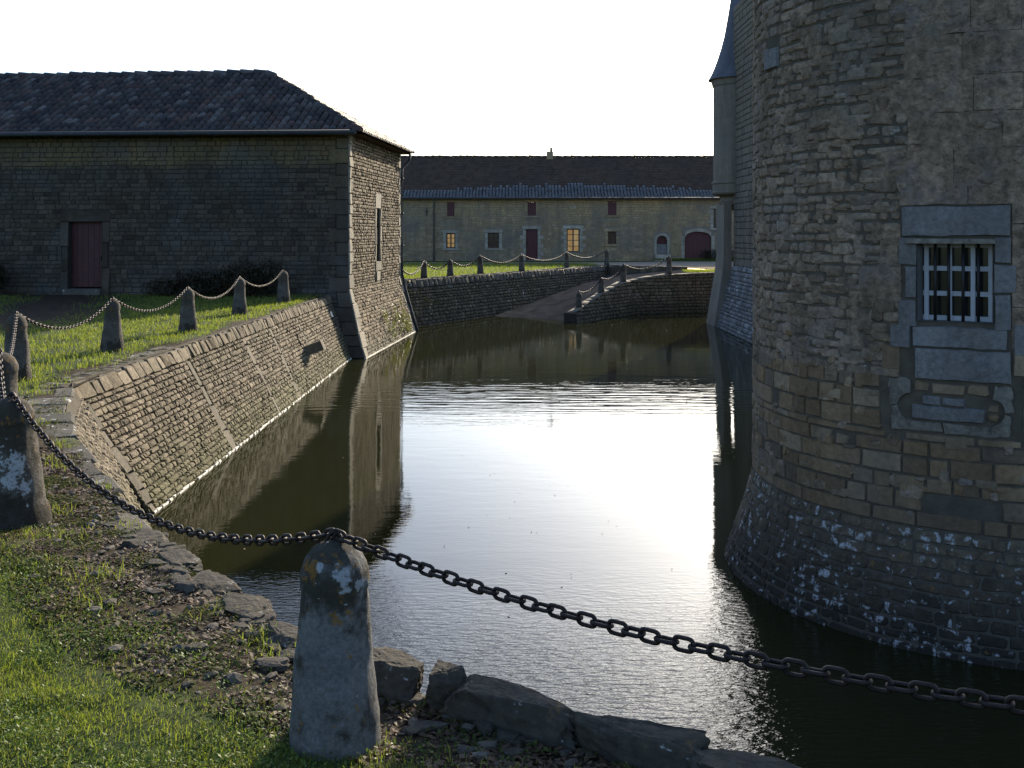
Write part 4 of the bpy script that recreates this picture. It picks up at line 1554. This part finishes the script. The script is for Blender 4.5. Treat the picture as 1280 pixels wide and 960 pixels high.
M['boll'] = bollard_mat('bollard_stone', 0, (), .5, .55)
M['boll_near'] = bollard_mat('bollard_near_stone', 1, [((.045, -.10, .575), .032), ((.055, -.10, .53), .024), ((-.035, -.095, .60), .017), ((.10, -.06, .53), .03)], .8, .85, .25, base=((.155, .155, .15), (.215, .215, .205)))
M['boll_left'] = bollard_mat('bollard_left_stone', 2, [((.10, -.14, .36), .075), ((.06, -.15, .27), .06), ((.12, -.1, .22), .05), ((-.1, -.17, .45), .1)], .8, .8)
gG = lambda x, y: lawn_z(x, y) + .03
bG = bollard(-.61, 3.52, 1.68, 'big pale bollard with white lichen patches in the middle foreground', 11, .665, .152, .112, M['boll_near'], n=40)
bF = bollard(-3.03, 6.2, 1.66, 'dark lichen-blotched bollard cut by the left frame edge beside the paved bank', 12, .74, .20, .128, M['boll_left'], foot=.03, n=36)
bH = bollard(-4.08, 8.15, 1.68, 'short round-headed bollard half hidden behind the lichen-blotched one at the left edge', 13, .77, .15, .135)
bA = bollard(-5.79, 11.98, 1.68, 'leftmost bollard on the sunny lawn, with a chain dropping steeply from its top', 14, .76, .155, .115)
bB = bollard(-5.78, 14.8, 1.68, 'bollard on the sunny lawn just right of the red barn door', 15, .75, .155, .105)
bC = bollard(-5.6, 17.7, 1.68, 'middle bollard of the five standing on the sunny lawn', 16, .75, .155, .105)
bD = bollard(-5.72, 21.5, 1.68, 'bollard standing before the brown shrub at the back of the sunny lawn', 17, .76, .155, .11)
bE = bollard(-5.58, 25.0, 1.68, 'last bollard on the lawn, in shade next to the barn corner', 18, .78, .16, .12)
bJ = bollard(1.5, 1.85, 1.72, 'bollard on the near bank to the right of the foreground one', 19, .735, .15, .107)
far_b = []
for i, (px, py, lab, hh) in enumerate((
        (530, 346, 'bollard above the far wall, nearest the barn drainpipe', .68), (563, 343, 'bollard on the far lawn below the small golden window', .68), (600.5, 339, 'tall bollard on the far lawn left of the dark cross window', .80),
        (652, 337, 'bollard on the far wall beside the red house door', .76), (708.5, 334.5, 'bollard on the far wall in front of the golden french window', .78), (758.5, 331.5, 'knobbly bollard at the right end of the far wall where the lawn stops', .80))):
    # stand just behind the wall top
    s_ = (px - 640) / 1280
    yb = (FW0[0] - .28 - FWS * FW0[1] + .0) / (s_ - FWS)
    far_b.append(bollard(s_ * yb, yb, 1.62, lab, 30 + i, hh, .14, .10, n=14))
rmp_b = []
for i, (x, y, z, lab, hh) in enumerate(((2.58, 39.42, .46, 'lowest bollard at the foot of the ramp wall by the water', .62), (3.58, 40.98, .92, 'middle bollard of the ramp wall, between the lowest and the corner one', .62),
                                        (4.62, 42.55, 1.28, 'bollard at the bend where the ramp wall meets the courtyard wall', .75), (6.74, 43.95, 1.56, 'pale bollard beside the gravel, below the small arched door', .78))):
    rmp_b.append(bollard(x, y, z, lab, 50 + i, hh, .13, .10, n=14))

# ------------------------------------------------------------------ chains
def link_mesh(L, Wd, r, na=8, nr=8):
    pts = []
    rr = Wd / 2 - r
    s = L / 2 - r - rr
    for i in range(na + 1):
        a = -math.pi / 2 + math.pi * i / na
        pts.append(Vector((s + rr * math.cos(a), rr * math.sin(a), 0)))
    for i in range(na + 1):
        a = math.pi / 2 + math.pi * i / na
        pts.append(Vector((-s + rr * math.cos(a), rr * math.sin(a), 0)))
    n = len(pts)
    vs, fs = [], []
    for i, p in enumerate(pts):
        t_ = (pts[(i + 1) % n] - pts[i - 1]).normalized()
        nn_ = Vector((t_.y, -t_.x, 0))
        for k in range(nr):
            a = 2 * math.pi * k / nr
            vs.append(p + nn_ * r * math.cos(a) + Vector((0, 0, r * math.sin(a))))
    for i in range(n):
        for k in range(nr):
            fs.append((i * nr + k, ((i + 1) % n) * nr + k, ((i + 1) % n) * nr + (k + 1) % nr, i * nr + (k + 1) % nr))
    return vs, fs


def chain_frames(A, B, sag, pitch):
    A, B = Vector(A), Vector(B)
    n = 400
    P_ = [A.lerp(B, i / n) - Vector((0, 0, 4 * sag * (i / n) * (1 - i / n))) for i in range(n + 1)]
    cum_ = [0]
    for a, b_ in zip(P_, P_[1:]):
        cum_.append(cum_[-1] + (b_ - a).length)
    cnt = max(2, round(cum_[-1] / pitch))
    out = []
    j = 0
    for i in range(cnt):
        s = (i + .5) * cum_[-1] / cnt
        while cum_[j + 1] < s:
            j += 1
        p = P_[j].lerp(P_[j + 1], (s - cum_[j]) / (cum_[j + 1] - cum_[j]))
        t_ = (P_[j + 1] - P_[j]).normalized()
        sd = Vector((0, 0, 1)).cross(t_).normalized()
        up = t_.cross(sd)
        rol = (0 if i % 2 else math.pi / 2) + R.uniform(-.16, .16)
        y_ = sd * math.cos(rol) + up * math.sin(rol)
        z_ = t_.cross(y_)
        out.append((p, t_, y_, z_))
    return out


from mathutils import Matrix
PITCH = .0515
lv, lf = link_mesh(.0735, .044, .0062, 8, 8)
LM = bpy.data.meshes.new('link')
LM.from_pydata(lv, [], lf)
LM.polygons.foreach_set('use_smooth', [True] * len(lf))
LM.materials.append(M['iron'])


def chain_near(A, B, sag, label):
    o = thing('chain', label, 'chain', A, 'chains hung between bollards')
    for p, t_, y_, z_ in chain_frames(A, B, sag, PITCH):
        l = bpy.data.objects.new('link', LM)
        C.objects.link(l)
        l.parent = o
        p = p - Vector(A)
        l.matrix_local = Matrix(((t_.x, y_.x, z_.x, p.x), (t_.y, y_.y, z_.y, p.y), (t_.z, y_.z, z_.z, p.z), (0, 0, 0, 1)))
    return o


def chain_far(A, B, sag, label, pitch=PITCH, res=(4, 5)):
    k = pitch / PITCH
    v_, f_ = link_mesh(.0735 * k, .044 * k, .0072 * k, *res)
    mb = MB()
    for p, t_, y_, z_ in chain_frames(A, B, sag, pitch):
        mb.add([p + t_ * q.x + y_ * q.y + z_ * q.z for q in v_], f_)
    return tag(mb.build('chain', M['iron']), label, 'chain', 'chains hung between bollards')


tp = lambda o: tuple(o['top'])
chain_near(tp(bG), tp(bJ), .10, 'dark rusty chain stretching right from the foreground bollard over the water')
chain_near(tp(bF), tp(bG), .30, 'rusty chain sagging from the left edge bollard to the foreground bollard')
chain_far(tp(bH), tp(bF), .25, 'short chain between the two bollards at the left frame edge')
chain_far(tp(bA), tp(bH), .30, 'chain seen end on, dropping from the leftmost lawn bollard towards the camera')
chain_far(tp(bA), tp(bB), .30, 'chain sagging over sunny grass between the two leftmost lawn bollards')
chain_far(tp(bB), tp(bC), .29, 'chain between the bollard near the barn door and the middle lawn bollard')
chain_far(tp(bC), tp(bD), .31, 'chain hanging from the middle lawn bollard to the one before the shrub')
chain_far(tp(bD), tp(bE), .29, 'chain leading to the last bollard beside the barn corner')
p0 = N_ + G_ * BD - L_ * .1
chain_far((p0.x, p0.y, 2.1), tp(far_b[0]), .3, 'chain end hooked to the barn corner beside the drainpipe', .09)
labs = ['chain low over the far lawn, right of the bollard nearest the barn', 'chain on the far lawn below and right of the small golden window', 'chain on the far wall under the dark cross window, left of the red door',
        'chain passing in front of the red house door', 'chain right of the golden french window to the knobbly end bollard']
for i in range(5):
    chain_far(tp(far_b[i]), tp(far_b[i + 1]), .33, labs[i], .09)
chain_far(tp(rmp_b[0]), tp(rmp_b[1]), .2, 'lowest chain on the ramp wall beside the water', .09)
chain_far(tp(rmp_b[1]), tp(rmp_b[2]), .25, 'upper chain on the ramp wall, below the bend', .09)
chain_far(tp(rmp_b[2]), tp(rmp_b[3]), .35, 'chain crossing the ramp head in front of the gravel road', .09)

# ------------------------------------------------------------------ bank rocks
def ico(n=2):
    import bmesh
    bm = bmesh.new()
    bmesh.ops.create_icosphere(bm, subdivisions=n, radius=1)
    v_ = [v.co.copy() for v in bm.verts]
    f_ = [tuple(v.index for v in f.verts) for f in bm.faces]
    bm.free()
    return v_, f_


ICO3, ICO2, ICO1 = ico(5), ico(3), ico(1)


def rock_verts(c, size, rz, seed, rough=.22, base=ICO3[0], boxy=.55, cuts=0):
    out = []
    rr = random.Random(seed * 13 + 1)
    planes = []
    for _ in range(cuts):
        n_ = Vector((rr.uniform(-1, 1), rr.uniform(-1, 1), rr.uniform(-.25, 1))).normalized()
        planes.append((n_, rr.uniform(.58, .9)))
    if cuts:
        planes.append((Vector((rr.uniform(-.12, .12), rr.uniform(-.12, .12), 1)).normalized(), .62))
    ca, sa = math.cos(rz), math.sin(rz)
    for q in base:
        m_ = max(abs(q.x), abs(q.y), abs(q.z))
        p = q.lerp(q / m_ * .82, boxy)
        k = 1 + rough * noise.noise(q * 1.3 + Vector((seed * 3.7, 0, 0))) + rough * .5 * noise.noise(q * 3.1 + Vector((0, seed * 2.3, 0))) + rough * .22 * noise.noise(q * 8 + Vector((0, 0, seed)))
        w = p * k
        for n_, d_ in planes:
            e_ = w.dot(n_) - d_
            if e_ > 0:
                w = w - n_ * e_ * .94
        if cuts:
            w = w * (1 + .07 * noise.noise(q * 4 + Vector((seed, 0, 0))) + .045 * noise.noise(q * 11 + Vector((0, seed, 0))) + .02 * noise.noise(q * 26 + Vector((0, seed, 0))))
        x, y, z = w.x * size[0], w.y * size[1], w.z * size[2]
        out.append((c[0] + x * ca - y * sa, c[1] + x * sa + y * ca, c[2] + z))
    return out


rocks = [((-.49, 3.98), (.21, .11, .11), -.75, 'dark rock at the bank edge immediately right of the foreground bollard', .02),
         ((-.245, 3.84), (.09, .08, .11), -.6, 'small upright block of rock between two longer rocks on the dark bank edge', .03),
         ((.0, 3.68), (.32, .10, .10), -.56, 'longest dark hump-backed rock on the bank edge right of the foreground bollard', .03),
         ((.42, 3.43), (.29, .09, .085), -.52, 'flat-topped dark rock on the bank edge where the chain passes low over the water', .035),
         ((.80, 3.2), (.22, .09, .07), -.5, 'dark rock at the bottom edge of the picture, last along the bank', .03),
         ((-.97, 4.46), (.15, .10, .055), -.85, 'mossy rock at the bank edge touching the left side of the foreground bollard', .0),
         ((-1.24, 4.82), (.19, .11, .045), -.95, 'grey creased rock in the sunlit stretch of bank edge left of the foreground bollard', .0),
         ((-1.52, 5.18), (.17, .11, .04), -.95, 'brown flat rock on the sunlit bank edge below the hanging chain', .0),
         ((-1.82, 5.6), (.18, .11, .035), -.95, 'pale grey flat rock on the bank edge right where the chain first crosses the water', .0),
         ((-2.14, 6.05), (.18, .11, .035), -1.0, 'low dark rock on the bank edge at the foot of the long sunlit wall', .0)]
for i, ((x, y), sz, rz, lab, up) in enumerate(rocks):
    mb = MB()
    z0 = lawn_z(x, y)
    mb.add(rock_verts((0, 0, 0), (sz[0] * 1.12, sz[1] * 1.1, sz[2]), rz, i + 3, .34, boxy=.75, cuts=9), ICO3[1])
    o = mb.build('rock', M['rock'], smooth=True)
    o.location = (x, y, z0 + sz[2] * .28 + up)
    tag(o, lab, 'rock', 'rocks along the bank edge')
mb = MB()                                  # rubble packed between and below them
for k in range(150):
    y = R.uniform(3.05, 6.4)
    ex, ez = edge_at(y)
    s_ = R.uniform(-.05, .2)
    a = R.uniform(.02, .06)
    mb.add(rock_verts((ex - s_, y, lawn_z(ex - s_, y) + a * R.uniform(-.2, .35)), (a * R.uniform(.9, 1.7), a, a * R.uniform(.45, .8)), R.uniform(0, 6), k + 70, .3, ICO2[0], .6, 5), ICO2[1])
tag(mb.build('edge_rubble', M['rock'], smooth=False), 'broken dark rubble packed along the bank edge', 'rubble', kind='stuff')
# a few loose flat stones
flats = [((-1.32, 4.28), (.06, .032, .016), .5, 'small brown brick-like shard lying on the grass margin left of the foreground bollard'), ((-.98, 4.12), (.09, .045, .025), -.2, 'flat slab half sunk in weeds left of the foreground bollard'),
         ((-.31, 3.66), (.10, .035, .016), .35, 'thin grey slate lying in shade right of the foreground bollard'), ((-.15, 3.45), (.04, .028, .014), .1, 'small pale stone lying below the longest dark rock'),
         ((-.80, 4.02), (.07, .04, .022), .1, 'pale flat stone against the left foot of the rocks by the bollard')]
for i, ((x, y), sz, rz, lab) in enumerate(flats):
    mb = MB()
    mb.add(rock_verts((0, 0, 0), sz, rz, i + 40, .25, cuts=6), ICO3[1])
    o = mb.build('stone', M['pebble'])
    o.location = (x, y, lawn_z(x, y) + sz[2] * .6)
    tag(o, lab, 'stone', 'loose stones on the bank')

# ------------------------------------------------------------------ stuff: gravel, weeds, litter, grass
rng = np.random.default_rng(5)


def scatter(n, y0, y1, s0, s1, want):
    out = []
    tries = 0
    while len(out) < n and tries < n * 6:
        tries += 1
        y = R.uniform(y0, y1)
        s = R.uniform(s0, s1)
        x = edge_at(y)[0] - s
        if R.random() < want(x, y, s):
            out.append((x, y, lawn_z(x, y)))
    return out


mb = MB()
for (x, y, z) in scatter(520, 2.6, 7.5, .02, 1.0, lambda x, y, s: dirt_at(x, y) ** 2) + scatter(350, 7.5, 12.5, .4, 1.0, lambda x, y, s: dirt_at(x, y)):
    a = R.choice((.007, .01, .012, .016, .03)) * R.uniform(.8, 1.5)
    mb.add(rock_verts((x, y, z + a * .2), (a, a * R.uniform(.5, .9), a * R.uniform(.35, .6)), R.uniform(0, 6), R.uniform(0, 50), .3, ICO1[0], .5), ICO1[1])
tag(mb.build('loose_gravel', M['pebble'], smooth=False), 'small loose stones and crumbs scattered along the bank margin', 'gravel', kind='stuff')


def leaves(pts, size, tilt, elong=1.0, lift=(.0, .02)):
    n = len(pts)
    P_ = np.array(pts)
    P_[:, 2] += rng.uniform(lift[0], lift[1], n)
    az = rng.uniform(0, 2 * np.pi, n)
    ti = rng.uniform(-tilt, tilt, n)
    s = rng.uniform(size[0], size[1], n)
    a = np.c_[np.cos(az) * np.cos(ti), np.sin(az) * np.cos(ti), np.sin(ti)]
    b_ = np.c_[-np.sin(az), np.cos(az), rng.uniform(-.5, .5, n)]
    V = np.stack([P_ - a * s[:, None] * elong, P_ - b_ * s[:, None] * .55, P_ + a * s[:, None] * elong, P_ + b_ * s[:, None] * .55], 1).reshape(-1, 3)
    F = np.arange(n * 4).reshape(-1, 4)
    return V, F


pts = scatter(15000, 2.6, 7.5, .0, 1.1, lambda x, y, s: (dirt_at(x, y) > .2) * max(0, .3 + 1.2 * noise.noise(Vector((x * 3.5, y * 3.5, 1)))))
pts += scatter(3500, 7.5, 16, .02, .9, lambda x, y, s: (dirt_at(x, y) > .2) * max(0, .15 + noise.noise(Vector((x * 2.5, y * 2.5, 1)))))
V, F = leaves(pts, (.006, .016), .8)
tag(np_mesh('weeds', V, F, M['weed']), 'low creeping weeds and moss on the stony bank margin', 'weeds', kind='stuff')
pts = scatter(26000, 2.6, 8.5, .0, 1.1, lambda x, y, s: dirt_at(x, y) * max(0.05, .4 + 1.3 * noise.noise(Vector((x * 4.5, y * 4.5, 7)))))
V, F = leaves(pts, (.006, .018), .5, 1.2, (.0, .012))
tag(np_mesh('leaf_litter', V, F, M['litter']), 'brown dead leaves and moss crumbs on the bank margin', 'leaf litter', kind='stuff')


def blades(pts, h, w, lean=.6):
    n = len(pts)
    P_ = np.array(pts)
    az = rng.uniform(0, 2 * np.pi, n)
    hh = rng.uniform(h[0], h[1], n)
    ww = rng.uniform(w[0], w[1], n)
    la = rng.uniform(0, 2 * np.pi, n)
    ln = rng.uniform(.05, lean, n) * hh
    sx = np.c_[np.cos(az), np.sin(az), np.zeros(n)] * ww[:, None]
    ld = np.c_[np.cos(la) * ln, np.sin(la) * ln, np.zeros(n)]
    up = np.c_[np.zeros(n), np.zeros(n), hh]
    mid = P_ + ld * .35 + up * .6
    tip = P_ + ld + up * np.sqrt(np.maximum(.2, 1 - (ln / hh)[:, None] ** 2 * .6))
    V = np.stack([P_ - sx, P_ + sx, mid + sx * .8, mid - sx * .8, tip + sx * .05, tip - sx * .05], 1).reshape(-1, 3)
    b_ = np.arange(n) * 6
    F = np.concatenate([np.stack([b_, b_ + 1, b_ + 2, b_ + 3], 1), np.stack([b_ + 3, b_ + 2, b_ + 4, b_ + 5], 1)])
    return V, F


VV, FF = [], []
off = 0


def push(pts, h, w, lean=.6):
    global off
    V, F = blades(pts, h, w, lean)
    VV.append(V)
    FF.append(F + off)
    off += len(V)


clump = lambda x, y: .55 + 1.1 * noise.noise(Vector((x * 2.2, y * 2.2, 11)))
push(scatter(85000, 2.5, 6.4, .25, 3.6, lambda x, y, s: (1 - dirt_at(x, y)) ** 1.5 * max(.12, clump(x, y))), (.008, .030), (.0009, .0020), 1.2)
push(scatter(9000, 2.5, 6.4, .35, 3.6, lambda x, y, s: (1 - dirt_at(x, y)) ** 2 * max(0, noise.noise(Vector((x * 1.8, y * 1.8, 21))))), (.025, .055), (.0012, .0022), .9)
push(scatter(26000, 9.5, 20, .15, 6, lambda x, y, s: (1 - dirt_at(x, y)) * max(.2, clump(x, y))), (.03, .085), (.003, .006), .9)
push(scatter(16000, 20, 28, .1, 9, lambda x, y, s: (1 - dirt_at(x, y)) * max(.2, clump(x, y))), (.03, .09), (.004, .008), .9)
pts = []
while len(pts) < 16000:
    y = R.uniform(36.5, 57)
    x = R.uniform(-9, fwx(min(y, 53)) - .3)
    if y > 53 and x > 4.6: continue
    pts.append((x, y, 1.64))
for _ in range(3000):
    x = R.uniform(7.6, 11)
    y0 = 44.0 + (x - 7.7) * .3 + .3
    y = R.uniform(y0, y0 + 1.6)
    pts.append((x, y, 1.64))
for _ in range(2500):
    pts.append((R.uniform(8.6, 14), YB - R.uniform(.05, .9), 1.73))
push(pts, (.05, .14), (.006, .012), .8)
push(scatter(2600, 2.6, 12, .0, .8, lambda x, y, s: max(0, noise.noise(Vector((x * 2.6, y * 2.6, 41)) ) - .12) * 2.2), (.02, .075), (.0014, .003), 1.2)
V, F = np.concatenate(VV), np.concatenate(FF)
tag(np_mesh('grass', V, F, M['grass']), 'short green grass on the lawns along the moat', 'grass', kind='stuff')
pts = scatter(62000, 2.5, 6.4, .3, 3.4, lambda x, y, s: (1 - dirt_at(x, y)) * max(0, .2 + 1.3 * noise.noise(Vector((x * 1.9, y * 1.9, 31)))))
V, F = leaves(pts, (.0035, .009), 1.0, 1.0, (.004, .034))
tag(np_mesh('clover', V, F, M['clover']), 'patches of small glossy clover leaves in the foreground lawn', 'clover', kind='stuff')


pts = []
while len(pts) < 420:
    y = R.uniform(9, 38) ** 1.0
    x = R.uniform(-4.0, 8.0)
    if x > -3.9 + (.09 * (y - 28) if y > 28 else 0) and noise.noise(Vector((x * .25, y * .12, 2))) > -.1:
        pts.append((x, y, .006))
V, F = leaves(pts, (.006, .018), .25, 1.2, (0, .004))
tag(np_mesh('floating_leaves', V, F, M['litter']), 'scattered dead leaves floating on the moat', 'leaves', kind='stuff')

# ------------------------------------------------------------------ shrubs and wall plants
def bush(name, label, lobes, n, size, m, cat='shrub', stems=True):
    c0 = lobes[0][0]
    o = thing(name, label, cat, (c0[0], c0[1], c0[2] - lobes[0][1][2]))
    pts = []
    for c, r in lobes:
        for _ in range(int(n * r[0] * r[1] * r[2] / sum(b_[0] * b_[1] * b_[2] for _, b_ in lobes))):
            while True:
                q = Vector((R.uniform(-1, 1), R.uniform(-1, 1), R.uniform(-1, 1)))
                if q.length <= 1 and R.random() < .25 + q.length: break
            k = 1 + .35 * noise.noise(q * 2.4 + Vector(c))
            pts.append((c[0] + q.x * r[0] * k, c[1] + q.y * r[1] * k, c[2] + q.z * r[2] * k))
    V, F = leaves(pts, size, 1.2, 1.1)
    np_mesh('foliage', V, F, m, o)
    if stems:
        mb = MB()
        for c, r in lobes:
            for _ in range(5):
                mb.tube([(c[0] + R.uniform(-.1, .1), c[1] + R.uniform(-.1, .1), c[2] - r[2] * 1.05), (c[0] + R.uniform(-.5, .5) * r[0], c[1] + R.uniform(-.5, .5) * r[1], c[2] + R.uniform(.2, .7) * r[2])], [.014, .005], 5)
        mb.build('stem', M['shrub'], o)
    return o


bush('shrub', 'dark rounded shrub against the barn wall at the left frame edge', [((-14.6, 27.9, 2.2), (.85, .5, .65))], 5200, (.025, .05), M['shrub'])
bush('shrub', 'low brown shrub row at the barn foot right of the red door', [((-7.2, 27.35, 2.1), (.75, .4, .5)), ((-8.4, 27.4, 2.0), (.8, .4, .38)), ((-9.3, 27.5, 1.9), (.6, .35, .25)), ((-6.5, 27.4, 2.15), (.4, .3, .5))], 9000, (.022, .045), M['shrub'], stems=False)
# fern-like plant hanging on the battered foot of the barn
o = thing('wall_fern', 'yellow-green plant growing from the sloping foot of the barn above the water', 'plant', f_gable(5.2, .5, .05))
pts = []
for _ in range(60):
    u0, v0 = R.uniform(2.7, 6.6), R.uniform(.12, .95)
    if abs(u0 - 5.0) > 1.7 - v0 * .9 and R.random() < .75: continue
    for _ in range(34):
        t_ = R.random()
        pts.append(f_gable(u0 + R.uniform(-.08, .08) + t_ * .1, v0 + t_ * R.uniform(.1, .5) * (1 if v0 < .5 else .6), .04 + .1 * math.sin(t_ * 2.5) + R.uniform(-.02, .03)))
V, F = leaves(pts, (.014, .034), 1.3, 1.3, (0, 0))
np_mesh('foliage', V, F, M['fern'], o)
o = thing('wall_moss', 'yellowish creeping plant on the dark far wall next to the barn', 'plant', f_far(2.2, .8, .03))
pts = []
for _ in range(900):
    u0, v0 = R.gauss(2.6, .8), R.gauss(.8, .36)
    if .05 < v0 < 1.35 and noise.noise(Vector((u0 * 3, v0 * 3, 4))) > .02:
        pts.append(f_far(u0, v0, R.uniform(.03, .07)))
V, F = leaves(pts, (.014, .03), 1.3, 1.0, (0, 0))
np_mesh('foliage', V, F, M['fern'], o)
o = bush('shrub', 'dark low shrub beside the wine-red carriage door of the farmhouse', [((12.0, YB - .5, 2.0), (.7, .35, .38)), ((12.9, YB - .5, 2.05), (.6, .35, .42))], 1500, (.03, .06), M['shrub'])
